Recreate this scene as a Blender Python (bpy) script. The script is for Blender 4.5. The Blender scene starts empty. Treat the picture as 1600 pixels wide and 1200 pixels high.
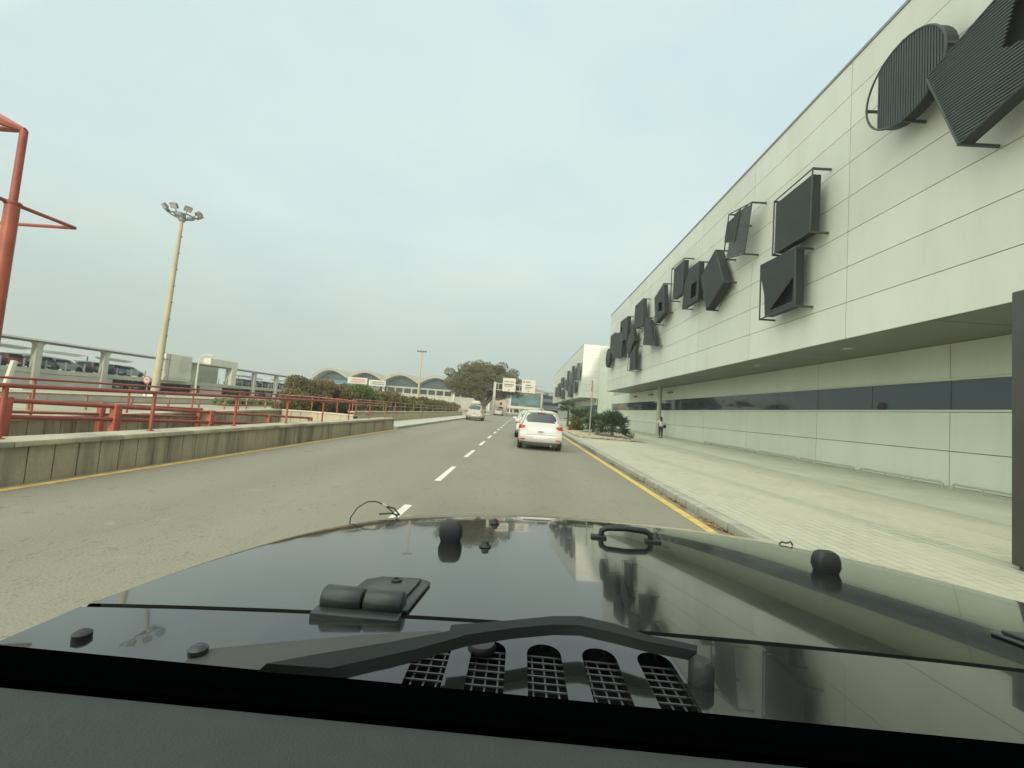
import bpy, bmesh, math, random
from mathutils import Matrix, Vector
random.seed(7)
R = math.radians
scene = bpy.context.scene
col = scene.collection

# ------------------------------------------------------------------ helpers
def tag(o, label=None, cat=None, group=None, kind=None):
    if label: o['label'] = label
    if cat: o['category'] = cat
    if group: o['group'] = group
    if kind: o['kind'] = kind
    return o

def thing(name, label, cat, loc=(0, 0, 0), rz=0.0, group=None):
    o = bpy.data.objects.new(name, None)
    col.objects.link(o)
    o.location = loc
    o.rotation_euler = (0, 0, rz)
    o.empty_display_size = .2
    return tag(o, label, cat, group)

def copy_tree(o, parent=None):
    c = o.copy(); col.objects.link(c)
    if parent is not None: c.parent = parent
    for ch in list(o.children): copy_tree(ch, c)
    return c

def root_loc(o):
    while o.parent is not None: o = o.parent
    return Vector(o.location)

class MB:
    def __init__(s): s.v = []; s.f = []
    def add(s, vs, fs):
        n = len(s.v)
        s.v += [tuple(v) for v in vs]
        s.f += [tuple(i + n for i in f) for f in fs]
        return s
    def box(s, x0, x1, y0, y1, z0, z1):
        return s.add([(x0,y0,z0),(x1,y0,z0),(x1,y1,z0),(x0,y1,z0),(x0,y0,z1),(x1,y0,z1),(x1,y1,z1),(x0,y1,z1)],
                     [(0,3,2,1),(4,5,6,7),(0,1,5,4),(1,2,6,5),(2,3,7,6),(3,0,4,7)])
    def obox(s, c, ax, ay, az):
        c = Vector(c); ax, ay, az = Vector(ax), Vector(ay), Vector(az)
        vs = [c + a*ax + b*ay + d*az for d in (-1,1) for (a,b) in ((-1,-1),(1,-1),(1,1),(-1,1))]
        return s.add(vs, [(0,3,2,1),(4,5,6,7),(0,1,5,4),(1,2,6,5),(2,3,7,6),(3,0,4,7)])
    def bar(s, p0, p1, w, h, up=(0,0,1)):
        p0, p1 = Vector(p0), Vector(p1); d = p1 - p0; L = d.length; d.normalize()
        u = Vector(up); sd = d.cross(u)
        if sd.length < 1e-4: sd = d.cross(Vector((1,0,0)))
        sd.normalize(); u = sd.cross(d)
        return s.obox((p0+p1)/2, d*(L/2), sd*(w/2), u*(h/2))
    def tube(s, p0, p1, r0, r1=None, n=10, cap=True):
        p0, p1 = Vector(p0), Vector(p1); r1 = r0 if r1 is None else r1
        d = (p1-p0).normalized()
        a = d.orthogonal().normalized(); b = d.cross(a)
        vs = []
        for p, r in ((p0,r0),(p1,r1)):
            for i in range(n):
                t = 2*math.pi*i/n
                vs.append(p + a*(r*math.cos(t)) + b*(r*math.sin(t)))
        fs = [(i,(i+1)%n,n+(i+1)%n,n+i) for i in range(n)]
        if cap: fs += [tuple(range(n-1,-1,-1)), tuple(range(n,2*n))]
        return s.add(vs, fs)
    def path(s, pts, r, n=8):
        pts = [Vector(p) for p in pts]; m = len(pts)
        rs = r if isinstance(r, (list, tuple)) else [r]*m
        vs = []; a = None
        for i, p in enumerate(pts):
            d = (pts[min(i+1,m-1)] - pts[max(i-1,0)]).normalized()
            if a is None: a = d.orthogonal().normalized()
            else:
                a = a - d*a.dot(d); a.normalize()
            b = d.cross(a)
            for k in range(n):
                t = 2*math.pi*k/n
                vs.append(p + a*(rs[i]*math.cos(t)) + b*(rs[i]*math.sin(t)))
        fs = []
        for i in range(m-1):
            for k in range(n):
                fs.append((i*n+k, i*n+(k+1)%n, (i+1)*n+(k+1)%n, (i+1)*n+k))
        fs += [tuple(range(n-1,-1,-1)), tuple(range((m-1)*n, m*n))]
        return s.add(vs, fs)
    def prism(s, pts, off):
        n = len(pts); off = Vector(off)
        vs = [Vector(p) for p in pts] + [Vector(p)+off for p in pts]
        fs = [tuple(range(n-1,-1,-1)), tuple(range(n,2*n))] + [(i,(i+1)%n,n+(i+1)%n,n+i) for i in range(n)]
        return s.add(vs, fs)
    def lathe(s, prof, c=(0,0,0), n=16, axis='z'):
        vs = []; m = len(prof); c = Vector(c)
        for r, h in prof:
            for k in range(n):
                t = 2*math.pi*k/n; a, b = r*math.cos(t), r*math.sin(t)
                vs.append(c + Vector((a,b,h) if axis=='z' else ((h,a,b) if axis=='x' else (a,h,b))))
        fs = [(i*n+k, i*n+(k+1)%n, (i+1)*n+(k+1)%n, (i+1)*n+k) for i in range(m-1) for k in range(n)]
        fs += [tuple(range(n-1,-1,-1)), tuple(range((m-1)*n, m*n))]
        return s.add(vs, fs)
    def grid(s, rows):
        n = len(rows[0]); vs = [p for r in rows for p in r]
        fs = [(i*n+j, i*n+j+1, (i+1)*n+j+1, (i+1)*n+j) for i in range(len(rows)-1) for j in range(n-1)]
        return s.add(vs, fs)
    def build(s, name, mat, parent=None, smooth=False, local=False, bevel=0, fixn=True, subd=0, sharp=40):
        me = bpy.data.meshes.new(name)
        vs = s.v
        if parent is not None and not local:
            o0 = root_loc(parent)
            vs = [(v[0]-o0.x, v[1]-o0.y, v[2]-o0.z) for v in vs]
        me.from_pydata([tuple(v) for v in vs], [], s.f)
        if fixn:
            bm = bmesh.new(); bm.from_mesh(me)
            bmesh.ops.recalc_face_normals(bm, faces=bm.faces)
            if bevel:
                es = [e for e in bm.edges if len(e.link_faces) == 2 and e.calc_face_angle(0) > R(30)]
                bmesh.ops.bevel(bm, geom=es, offset=bevel, segments=2, profile=.5, affect='EDGES', clamp_overlap=True)
            bm.to_mesh(me); bm.free()
        me.materials.append(mat)
        o = bpy.data.objects.new(name, me); col.objects.link(o)
        if parent is not None: o.parent = parent
        if smooth or bevel:
            for p in me.polygons: p.use_smooth = True
            me.set_sharp_from_angle(angle=R(sharp))
        if subd:
            m = o.modifiers.new('s', 'SUBSURF'); m.levels = subd; m.render_levels = subd
        return o

# ------------------------------------------------------------------ materials
MATS = {}
def nodes(name):
    m = bpy.data.materials.new(name); m.use_nodes = True
    nt = m.node_tree; b = nt.nodes['Principled BSDF']
    return m, nt, b
def N(nt, t, **kw):
    n = nt.nodes.new(t)
    for k, v in kw.items():
        if k in n.inputs.keys(): n.inputs[k].default_value = v
        else: setattr(n, k, v)
    return n
def mixc(nt, fac, a, b, mode='MIX'):
    n = nt.nodes.new('ShaderNodeMix'); n.data_type = 'RGBA'; n.blend_type = mode
    for sock, v in ((n.inputs[0], fac), (n.inputs[6], a), (n.inputs[7], b)):
        if isinstance(v, bpy.types.NodeSocket): nt.links.new(v, sock)
        elif isinstance(v, (int, float)): sock.default_value = v
        else: sock.default_value = (*v, 1) if len(v) == 3 else v
    return n.outputs[2]
def ramp(nt, src, stops):
    n = nt.nodes.new('ShaderNodeValToRGB'); nt.links.new(src, n.inputs[0])
    cr = n.color_ramp
    while len(cr.elements) < len(stops): cr.elements.new(.5)
    for e, (p, c) in zip(cr.elements, stops):
        e.position = p; e.color = (c, c, c, 1) if isinstance(c, (int, float)) else (*c, 1)
    return n.outputs[0]
def noise(nt, scale, detail=4, rough=.55, stretch=None, coord='Object', vec=None):
    tc = nt.nodes.new('ShaderNodeTexCoord'); src = tc.outputs[coord] if vec is None else vec
    if stretch:
        mp = nt.nodes.new('ShaderNodeMapping'); mp.inputs['Scale'].default_value = stretch
        nt.links.new(src, mp.inputs[0]); src = mp.outputs[0]
    n = nt.nodes.new('ShaderNodeTexNoise'); n.inputs['Scale'].default_value = scale
    n.inputs['Detail'].default_value = detail; n.inputs['Roughness'].default_value = rough
    nt.links.new(src, n.inputs['Vector'])
    return n.outputs['Fac']
def bump(nt, b, h, strength=.2, dist=.01):
    n = nt.nodes.new('ShaderNodeBump'); n.inputs['Strength'].default_value = strength; n.inputs['Distance'].default_value = dist
    nt.links.new(h, n.inputs['Height']); nt.links.new(n.outputs[0], b.inputs['Normal'])
def M(name, c, rough=.6, metal=0, var=.12, scale=6, bmp=0, bscale=60, spec=.5, coat=0, stretch=None):
    if name in MATS: return MATS[name]
    m, nt, b = nodes(name)
    b.inputs['Roughness'].default_value = rough; b.inputs['Metallic'].default_value = metal
    b.inputs['Specular IOR Level'].default_value = spec; b.inputs['Coat Weight'].default_value = coat
    b.inputs['Coat Roughness'].default_value = .03
    if var:
        f = noise(nt, scale, stretch=stretch)
        f = ramp(nt, f, [(.3, 0), (.7, 1)])
        cc = mixc(nt, f, [x*(1-var) for x in c], [min(1, x*(1+var)) for x in c])
        nt.links.new(cc, b.inputs['Base Color'])
    else: b.inputs['Base Color'].default_value = (*c, 1)
    if bmp: bump(nt, b, noise(nt, bscale), bmp, .01)
    MATS[name] = m
    return m

def mat_asphalt():
    m, nt, b = nodes('asphalt')
    big = noise(nt, .35, 5, .6, stretch=(1, .35, 1))
    c = mixc(nt, ramp(nt, big, [(.3, 0), (.7, 1)]), (.238, .219, .167), (.288, .267, .206))
    # worn wheel paths and the darker oil line down the middle of each lane
    tc = nt.nodes.new('ShaderNodeTexCoord'); sp = nt.nodes.new('ShaderNodeSeparateXYZ'); nt.links.new(tc.outputs['Object'], sp.inputs[0])
    mr = nt.nodes.new('ShaderNodeMapRange'); mr.inputs[1].default_value = -6.6; mr.inputs[2].default_value = 3.1; nt.links.new(sp.outputs['X'], mr.inputs[0])
    def X(x): return (x+6.6)/9.7
    lanes = ramp(nt, mr.outputs[0], [(0, .55), (X(-5.2), .1), (X(-4.2), .55), (X(-3.2), .1), (X(-1.7), .45), (X(-.4), .15), (X(.6), .8), (X(1.6), .15), (1, .6)])
    wob = noise(nt, .25, 4, .6, stretch=(1, .12, 1))
    lf = nt.nodes.new('ShaderNodeMath'); lf.operation = 'MULTIPLY'; nt.links.new(lanes, lf.inputs[0]); nt.links.new(wob, lf.inputs[1])
    c = mixc(nt, lf.outputs[0], c, (.15, .14, .115))
    fine = noise(nt, 55, 3, .7)
    c = mixc(nt, ramp(nt, fine, [(.33, .6), (.55, 0)]), c, (.12, .113, .09))
    rough_ = ramp(nt, noise(nt, .16, 3, .5), [(.34, .25), (.52, 1)])
    def masked(f, mk):
        k = nt.nodes.new('ShaderNodeMath'); k.operation = 'MULTIPLY'; nt.links.new(f, k.inputs[0]); nt.links.new(mk, k.inputs[1]); return k.outputs[0]
    sp1 = noise(nt, 7, 6, .75, stretch=(1, .6, 1))
    c = mixc(nt, masked(ramp(nt, sp1, [(.59, 0), (.67, .7)]), rough_), c, (.10, .092, .074))
    drip = noise(nt, 2.3, 3, .6, stretch=(1, .8, 1))
    c = mixc(nt, ramp(nt, drip, [(.70, 0), (.74, .55)]), c, (.09, .085, .072))
    sp2 = noise(nt, 3.2, 6, .7)
    c = mixc(nt, masked(ramp(nt, sp2, [(.60, 0), (.70, .45)]), rough_), c, (.36, .34, .28))
    cr = noise(nt, .55, 7, .68, stretch=(1.0, .5, 1))
    c = mixc(nt, masked(ramp(nt, cr, [(.492, 0), (.496, .45), (.500, 0)]), rough_), c, (.09, .083, .066))
    nt.links.new(c, b.inputs['Base Color'])
    b.inputs['Roughness'].default_value = .9
    bump(nt, b, fine, .5, .006)
    return m
def mat_brick():
    m, nt, b = nodes('paving_blocks')
    tc = nt.nodes.new('ShaderNodeTexCoord')
    mp = nt.nodes.new('ShaderNodeMapping'); mp.inputs['Rotation'].default_value = (0, 0, math.pi/2)
    nt.links.new(tc.outputs['Object'], mp.inputs[0])
    br = nt.nodes.new('ShaderNodeTexBrick'); nt.links.new(mp.outputs[0], br.inputs[0])
    for k, v in (('Scale', 1), ('Brick Width', .40), ('Row Height', .16), ('Mortar Size', .007), ('Mortar Smooth', .2), ('Bias', -.2)):
        br.inputs[k].default_value = v
    br.inputs['Color1'].default_value = (.44, .43, .34, 1); br.inputs['Color2'].default_value = (.39, .38, .295, 1)
    br.inputs['Mortar'].default_value = (.21, .19, .14, 1)
    st = noise(nt, 1.3, 6, .7)
    c = mixc(nt, ramp(nt, st, [(.5, 0), (.75, .4)]), br.outputs['Color'], (.33, .30, .22))
    d = noise(nt, 6, 6, .8)
    c = mixc(nt, ramp(nt, d, [(.64, 0), (.72, .6)]), c, (.22, .16, .10))
    hd = noise(nt, .9, 3, .5)
    c = mixc(nt, ramp(nt, hd, [(.40, .55), (.62, 0)]), c, (.44, .425, .335))
    nt.links.new(c, b.inputs['Base Color']); b.inputs['Roughness'].default_value = .85
    bump(nt, b, br.outputs['Fac'], -.6, .008)
    return m
def mat_island(name, c1, c2, rough=.5, stain=.0, spec=.4, coat=0):
    m, nt, b = nodes(name)
    g = nt.nodes.new('ShaderNodeNewGeometry')
    c = mixc(nt, g.outputs['Random Per Island'], c1, c2)
    if stain:
        f = noise(nt, .8, 6, .65, stretch=(1, 1, .22))
        c = mixc(nt, ramp(nt, f, [(.45, 0), (.75, stain)]), c, [x*y for x, y in zip(c1, (.66, .62, .52))])
    nt.links.new(c, b.inputs['Base Color']); b.inputs['Roughness'].default_value = rough
    b.inputs['Specular IOR Level'].default_value = spec
    MATS[name] = m
    return m
def mat_streaks(name, c, dark, sx=3.0, thr=.5, amt=.7):
    m, nt, b = nodes(name)
    f = noise(nt, sx, 5, .65, stretch=(1, 1, .12) if 'pave' not in name else (1, .3, 1))
    g = noise(nt, .7, 4, .6)
    cc = mixc(nt, ramp(nt, g, [(.3, 0), (.7, 1)]), [x*.9 for x in c], [x*1.08 for x in c])
    cc = mixc(nt, ramp(nt, f, [(thr, 0), (thr+.2, amt)]), cc, dark)
    gr = noise(nt, 35, 4, .7)
    cc = mixc(nt, ramp(nt, gr, [(.35, .35), (.6, 0)]), cc, [x*.6 for x in c])
    nt.links.new(cc, b.inputs['Base Color']); b.inputs['Roughness'].default_value = .9
    bump(nt, b, gr, .3, .006)
    MATS[name] = m
    return m
def mat_leaf(name, c1, c2, c3):
    m, nt, b = nodes(name)
    g = nt.nodes.new('ShaderNodeNewGeometry')
    n1 = noise(nt, .9, 4, .6)
    c = mixc(nt, ramp(nt, n1, [(.35, 0), (.65, 1)]), c1, c2)
    c = mixc(nt, ramp(nt, g.outputs['Random Per Island'], [(.55, 0), (1, .8)]), c, c3)
    nt.links.new(c, b.inputs['Base Color']); b.inputs['Roughness'].default_value = .65
    b.inputs['Specular IOR Level'].default_value = .25
    MATS[name] = m
    return m

asphalt = mat_asphalt(); brickm = mat_brick()
paveA = mat_streaks('pavement_grey', (.42, .405, .315), (.25, .22, .16), 1.1, .56, .5)
paveB = mat_streaks('pavement_pale', (.50, .485, .385), (.29, .26, .19), .9, .56, .55)
kerbm = mat_streaks('kerb_stone', (.36, .35, .29), (.14, .12, .09), 5, .52, .8)
yellow = M('yellow_paint', (.58, .40, .10), .8, var=.25, scale=8)
whitep = M('white_paint', (.66, .64, .55), .8, var=.18, scale=10)
earth = M('dry_ground', (.33, .295, .215), .95, var=.25, scale=.25, bmp=.4, bscale=8)
cladm = mat_island('white_cladding', (.63, .628, .575), (.685, .683, .63), .42, .26, spec=.35)
cladm2 = mat_island('pale_wall_panels', (.61, .64, .56), (.66, .69, .61), .38, .22, spec=.4)
jointm = M('dark_joint', (.10, .10, .085), .9, var=0)
soffm = M('soffit_metal', (.19, .19, .165), .5, var=.06, scale=.4)
glassb = M('dark_window_glass', (.022, .042, .062), .04, var=0, spec=.9)
louvm = M('charcoal_metal', (.056, .064, .062), .5, var=.1, scale=2, spec=.45)
louvd = M('charcoal_backing', (.018, .022, .022), .6, var=0)
redm, nt_, b_ = nodes('red_paint')
c_ = mixc(nt_, ramp(nt_, noise(nt_, 2.5, 5, .6), [(.35, 0), (.65, 1)]), (.24, .055, .04), (.34, .085, .058))
c_ = mixc(nt_, ramp(nt_, noise(nt_, 16, 5, .75), [(.62, 0), (.68, .8)]), c_, (.12, .06, .04))
nt_.links.new(c_, b_.inputs['Base Color']); b_.inputs['Roughness'].default_value = .55
bump(nt_, b_, noise(nt_, 40), .1, .01)
orgm = M('orange_red_paint', (.34, .085, .05), .5, var=.22, scale=3)
rustm = M('faded_red_paint', (.33, .20, .13), .7, var=.2, scale=3)
wallm = mat_streaks('stained_concrete', (.385, .345, .25), (.10, .086, .060), 2.2, .46, .85)
wallc = mat_streaks('cream_concrete', (.50, .455, .33), (.28, .24, .16), 2.2, .55, .5)
copm = mat_streaks('coping_stone', (.46, .425, .32), (.15, .135, .095), 1.2, .5, .7)
concm = M('pale_concrete', (.43, .43, .36), .85, var=.12, scale=.8)
greym = M('grey_concrete', (.30, .305, .28), .85, var=.12, scale=.8)
whitew = M('white_render', (.60, .585, .485), .8, var=.07, scale=.5)
canm = M('canopy_sheet', (.62, .64, .62), .5, var=.06, scale=.7)
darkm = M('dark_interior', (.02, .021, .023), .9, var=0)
mastm = M('cream_mast_paint', (.43, .39, .275), .6, var=.10, scale=1.2)
galv = M('galvanised_steel', (.27, .27, .245), .5, .4, var=.12, scale=6)
lampd = M('lamp_housing', (.16, .15, .14), .5, var=.1)
lampg = M('lamp_glass', (.55, .53, .48), .15, var=0)
signw = M('sign_white', (.50, .485, .42), .5, var=.04)
signk = M('sign_dark_print', (.07, .07, .07), .6, var=0)
signr = M('sign_red_print', (.45, .07, .06), .6, var=0)
signb = M('sign_blue', (.06, .20, .30), .5, var=.1)
bark = M('grey_bark', (.16, .135, .10), .95, var=.3, scale=5, bmp=.6, bscale=18)
twig = M('dry_twigs', (.20, .17, .13), .95, var=.2)
ficus = mat_leaf('ficus_leaves', (.080, .084, .032), (.125, .115, .042), (.17, .14, .05))
brownl = mat_leaf('brown_green_leaves', (.125, .122, .052), (.175, .150, .075), (.21, .16, .09))
greenl = mat_leaf('green_leaves', (.085, .125, .035), (.13, .165, .05), (.18, .16, .06))
darkl = mat_leaf('olive_leaves', (.085, .085, .032), (.13, .115, .042), (.17, .13, .05))
palml = mat_leaf('palm_leaves', (.05, .085, .045), (.085, .12, .065), (.15, .17, .10))
gravm = M('bed_gravel', (.38, .345, .25), .95, var=.35, scale=9, bmp=.8, bscale=14)
rockm = M('edging_rock', (.34, .30, .22), .95, var=.35, scale=4, bmp=.6, bscale=9)
skinm = M('skin', (.42, .26, .18), .6, var=0)
hairm = M('dark_hair', (.018, .014, .012), .6, var=0)
shirtm = M('white_shirt', (.62, .63, .62), .8, var=.06)
trousm = M('black_trousers', (.018, .018, .02), .8, var=.1)
tyrem = M('tyre_rubber', (.02, .02, .02), .8, var=.1)
rimm = M('wheel_rim', (.34, .34, .35), .35, .8, var=.05)
trimk = M('black_trim', (.018, .019, .02), .55, var=0)
tailm = M('red_lamp_lens', (.42, .03, .025), .15, var=0, spec=.7)
carglass = M('car_glass', (.022, .032, .036), .05, var=0, spec=.8)
platem = M('number_plate_blank', (.60, .59, .54), .5, var=.08, scale=20)
jeepm, nt_, b_ = nodes('black_car_paint')
b_.inputs['Specular IOR Level'].default_value = .5; b_.inputs['Coat Weight'].default_value = .68
dn = ramp(nt_, noise(nt_, 3.5, 6, .7), [(.35, 0), (.75, 1)])
nt_.links.new(mixc(nt_, dn, (.008, .010, .0095), (.018, .019, .017)), b_.inputs['Base Color'])
dr = nt_.nodes.new('ShaderNodeMapRange'); dr.inputs[3].default_value = .06; dr.inputs[4].default_value = .15; nt_.links.new(dn, dr.inputs[0]); nt_.links.new(dr.outputs[0], b_.inputs['Roughness'])
dr = nt_.nodes.new('ShaderNodeMapRange'); dr.inputs[3].default_value = .005; dr.inputs[4].default_value = .03; nt_.links.new(dn, dr.inputs[0]); nt_.links.new(dr.outputs[0], b_.inputs['Coat Roughness'])
cowlm = M('satin_black_cowl', (.020, .024, .024), .26, var=.1, scale=8, spec=.5, coat=.15)
hingem = M('satin_grey_hinge', (.028, .033, .035), .33, var=.08, scale=30)
rubm = M('black_rubber', (.020, .023, .024), .55, var=.1, scale=30, bmp=.15, bscale=200)
dashm = M('dashboard_vinyl', (.036, .041, .041), .7, var=.08, scale=40, bmp=.25, bscale=420)
fritm = M('black_ceramic_band', (.0004, .0006, .0006), 1.0, var=0, spec=0)
meshm = M('steel_mesh_wire', (.16, .17, .17), .4, .6, var=0)
brownp = M('brown_pink_render', (.50, .38, .28), .85, var=.12, scale=.8)
blueg = M('blue_glass', (.10, .19, .20), .12, var=.25, scale=.25, spec=.8)
def paint(name, c): return M('car_paint_' + name, c, .28, var=0, spec=.5, coat=.7)

# ------------------------------------------------------------------ setting
def sheet(name, mat, x0, x1, y0, y1, z, nx=1, ny=1):
    mb = MB()
    rows = [[(x0+(x1-x0)*i/nx, y0+(y1-y0)*j/ny, z) for i in range(nx+1)] for j in range(ny+1)]
    mb.grid(rows)
    return tag(mb.build(name, mat), kind='structure')
sheet('ground', earth, -1500, 1500, -600, 2500, -.02)
sheet('road', asphalt, -6.62, 3.12, -30, 126, 0)
cross = sheet('road', asphalt, -60, 60, 126, 148, .002)
def marks(name, mat, x0, x1, segs, z=.004):
    mb = MB()
    for a, b, in segs:
        n = max(1, int((b-a)/2))
        rows = [[(x0+random.uniform(-.006,.006), a+(b-a)*i/n, z), (x1+random.uniform(-.006,.006), a+(b-a)*i/n, z)] for i in range(n+1)]
        mb.grid(rows)
    return tag(mb.build(name, mat), kind='structure')
marks('road_edge_line', yellow, 2.72, 2.87, [(-30, 120)])
marks('road_edge_line', yellow, -6.50, -6.37, [(-30, 21.3)])
dash = []
y = -.1
while y < 118:
    dash.append((y, y+2.05)); y += 4.08
marks('lane_line', whitep, -1.60, -1.48, dash)
# right pavement and kerb
sheet('pavement', brickm, 3.26, 7.3, -30, 126, .130)
sheet('pavement', paveA, 7.3, 8.8, -30, 126, .128)
sheet('pavement', paveB, 8.8, 13.3, -30, 126, .130)
kb = MB(); y = -30.0
while y < 125:
    kb.box(3.03, 3.26, y, y+.985, -.02, .134+random.uniform(-.003, .004)); y += 1.0
tag(kb.build('kerb', kerbm, bevel=.015), kind='structure')
# leaf litter lying in the gutter
lt = MB()
for i in range(260):
    c = random.choice([5.9, 6.3, 8.0, 10.5, 13, 17, 22]); yy = random.gauss(c, .55); xx = 3.02 - abs(random.gauss(0, .055))
    s = random.uniform(.012, .03); a = random.uniform(0, 6.3)
    lt.add([(xx+s*math.cos(a+k*1.57), yy+s*1.6*math.sin(a+k*1.57), .008+random.uniform(0, .03)) for k in range(4)], [(0,1,2,3)])
tag(lt.build('leaf_litter', M('dry_leaf_litter', (.26, .15, .06), .9, var=.3), fixn=False), kind='stuff')
# left pavement beyond the wall
sheet('pavement', paveB, -8.62, -6.52, 21.55, 126, .12)
kb = MB(); y = 21.55
while y < 125:
    kb.box(-6.66, -6.50, y, y+.985, -.02, .124); y += 1.0
tag(kb.build('kerb', kerbm, bevel=.01), kind='structure')

# ------------------------------------------------------------------ terminal building, right
XF, XW = 10.4, 13.3
def terminal(label, y0, y1, jf, end_face=True, shadow_block=False, name='terminal_building'):
    t = thing(name, label, 'building', (XW, y0, 0))
    ZB, ZT = 4.65, 14.25
    def cols(a, b, j):
        ys = [a]; y = j
        while y < a + .01: y += 5.75
        while y < b - .01: ys.append(y); y += 5.75
        return ys + [b]
    g = .011
    # overhanging upper storey
    core = MB(); core.box(XF+.04, 36, y0+.04, y1-.04, ZB+.05, ZT-.03)
    core.build('upper_storey_core', jointm, t)
    cl = MB(); yc = cols(y0, y1, jf)
    for k in range(8):
        z0 = ZB + 1.2*k; z1 = z0 + 1.2
        for a, b in zip(yc[:-1], yc[1:]):
            cl.box(XF, XF+.05, a+g, b-g, z0+(g if k else 0), z1-g)
        xs = [XF+.001, XF+3.0, 19.2, 25, 31, 36]
        for a, b in zip(xs[:-1], xs[1:]):
            cl.box(a+g, b-g, y0-.01, y0+.05, z0+(g if k else 0), z1-g)
            cl.box(a+g, b-g, y1-.05, y1+.01, z0+(g if k else 0), z1-g)
    cl.build('cladding', cladm, t)
    cp = MB(); cp.box(XF-.03, XF+.35, y0-.02, y1+.02, ZT, ZT+.10); cp.box(XF+.35, 36, y0-.02, y0+.3, ZT, ZT+.10); cp.box(XF+.35, 36, y1-.3, y1+.02, ZT, ZT+.10)
    cp.build('roof_edge', galv, t)
    rf = MB(); rf.box(XF+.36, 35.9, y0+.31, y1-.31, ZT-.02, ZT+.02); rf.build('roof', greym, t)
    so = MB(); ys = cols(y0, y1, jf+2.9)
    for a, b in zip(ys[:-1], ys[1:]): so.box(XF+.06, XW, a+.02, b-.02, ZB-.02, ZB+.045)
    so.build('soffit', soffm, t)
    # lower storey
    lw = MB(); lw.box(XW+.06, 36, y0+.05, y1+10, 0, ZB-.03); lw.build('lower_storey_core', jointm, t)
    lp = MB(); yc2 = cols(y0, y1+10, 1.6)
    for z0, z1 in ((.16, 1.25), (1.25, 2.47), (3.50, 4.63)):
        for a, b in zip(yc2[:-1], yc2[1:]): lp.box(XW, XW+.08, a+g, b-g, z0+g, z1-g)
    lp.build('wall', cladm2, t)
    si = MB(); si.box(XW-.05, XW+.08, y0, y1+10, 2.47, 2.53); si.box(XW-.02, XW+.08, y0, y1+10, 3.45, 3.50)
    si.box(XW-.01, XW+.08, y0, y1+10, .0, .155)
    si.build('window_sill', cladm2, t)
    wi = MB(); yw = cols(y0, y1+10, 1.6); i = 0
    wb = []
    for a, b in zip(yw[:-1], yw[1:]):
        m = (a+b)/2
        for p, q in ((a, m), (m, b)):
            wb.append((p, q))
    for p, q in wb:
        d = random.uniform(-.003, .003)
        m1 = MB(); m1.add([(XW+.03+d, p+.012, 2.53), (XW+.03-d, q-.012, 2.53), (XW+.03-d, q-.012, 3.45), (XW+.03+d, p+.012, 3.45)], [(0,1,2,3)])
        m1.build('window', glassb, t, fixn=False)
    if shadow_block:
        ph = MB(); ph.box(16, 34, y0+2, y1-.5, ZT, 20); ph.build('unseen_shadow_block', concm, t)  # set-back rooftop volume, out of view, added to cast the far wing's diagonal shadow
    # soffit downlights and wall lamps
    for yy in [y0 + 6 + 5.75*k for k in range(int((y1-y0-6)/5.75))]:
        l = MB(); l.lathe([(.02, -.03), (.13, -.03), (.15, -.015), (.15, .012)], (11.6, yy, ZB-.022), 14)
        l.build('downlight', lampg, t, smooth=True)
    return t
tb1 = terminal('long white panelled terminal wing overhanging the pavement nearest the camera', -14, 51.5, 2.06, shadow_block=True)
for yy in (37.2, 42.8, 48.6):
    m = MB(); m.box(XW-.16, XW-.005, yy-.5, yy+.5, 4.05, 4.17); m.build('wall_lamp', lampd, tb1)
m = MB(); m.lathe([(.21, .13), (.21, .3), (.205, .32), (.205, 4.64)], (12.45, 37.6, 0), 20); m.build('column', concm, tb1, smooth=True)
m = MB(); m.lathe([(.21, .13), (.21, .3), (.205, .32), (.205, 4.64)], (12.45, 14.6-20, 0), 20); m.build('column', concm, tb1, smooth=True)
tb2 = terminal('second white terminal wing further along with a sunlit end wall', 73.8, 141, 76)
m = MB(); m.box(XW+.2, 30, 61.6, 73.8, 0, 9.2); tb1b = m.build('link_block', cladm2, tb2)

# low pipe rails along the foot of the wall
for i, (a, b) in enumerate(((10.4, 12.75), (13.05, 16.1), (16.45, 19.5), (19.7, 22.9), (23.2, 26.2), (26.5, 29.5))):
    t = thing('wall_guard_rail', ['low white pipe rail at the foot of the wall beside the dark totem',
        'low white pipe rail at the foot of the wall, second from the dark totem', 'low white pipe rail at the foot of the wall, third from the dark totem',
        'low white pipe rail at the foot of the wall, fourth from the dark totem', 'low white pipe rail at the foot of the wall, second nearest the walking person',
        'low white pipe rail at the foot of the wall, nearest the walking person'][i], 'rail', (13.05, a, .13), group='low rails along the terminal wall')
    p = MB(); p.path([(13.05, a, .13), (13.05, a, .25), (13.05, a+.05, .29), (13.05, b-.05, .29), (13.05, b, .25), (13.05, b, .13)], .03, 8)
    p.build('rail', concm, t, smooth=True)
    for yy in (a+(b-a)/3, a+2*(b-a)/3):
        p = MB(); p.tube((13.05, yy, .13), (13.05, yy, .28), .022); p.build('post', concm, t, smooth=True)

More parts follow.
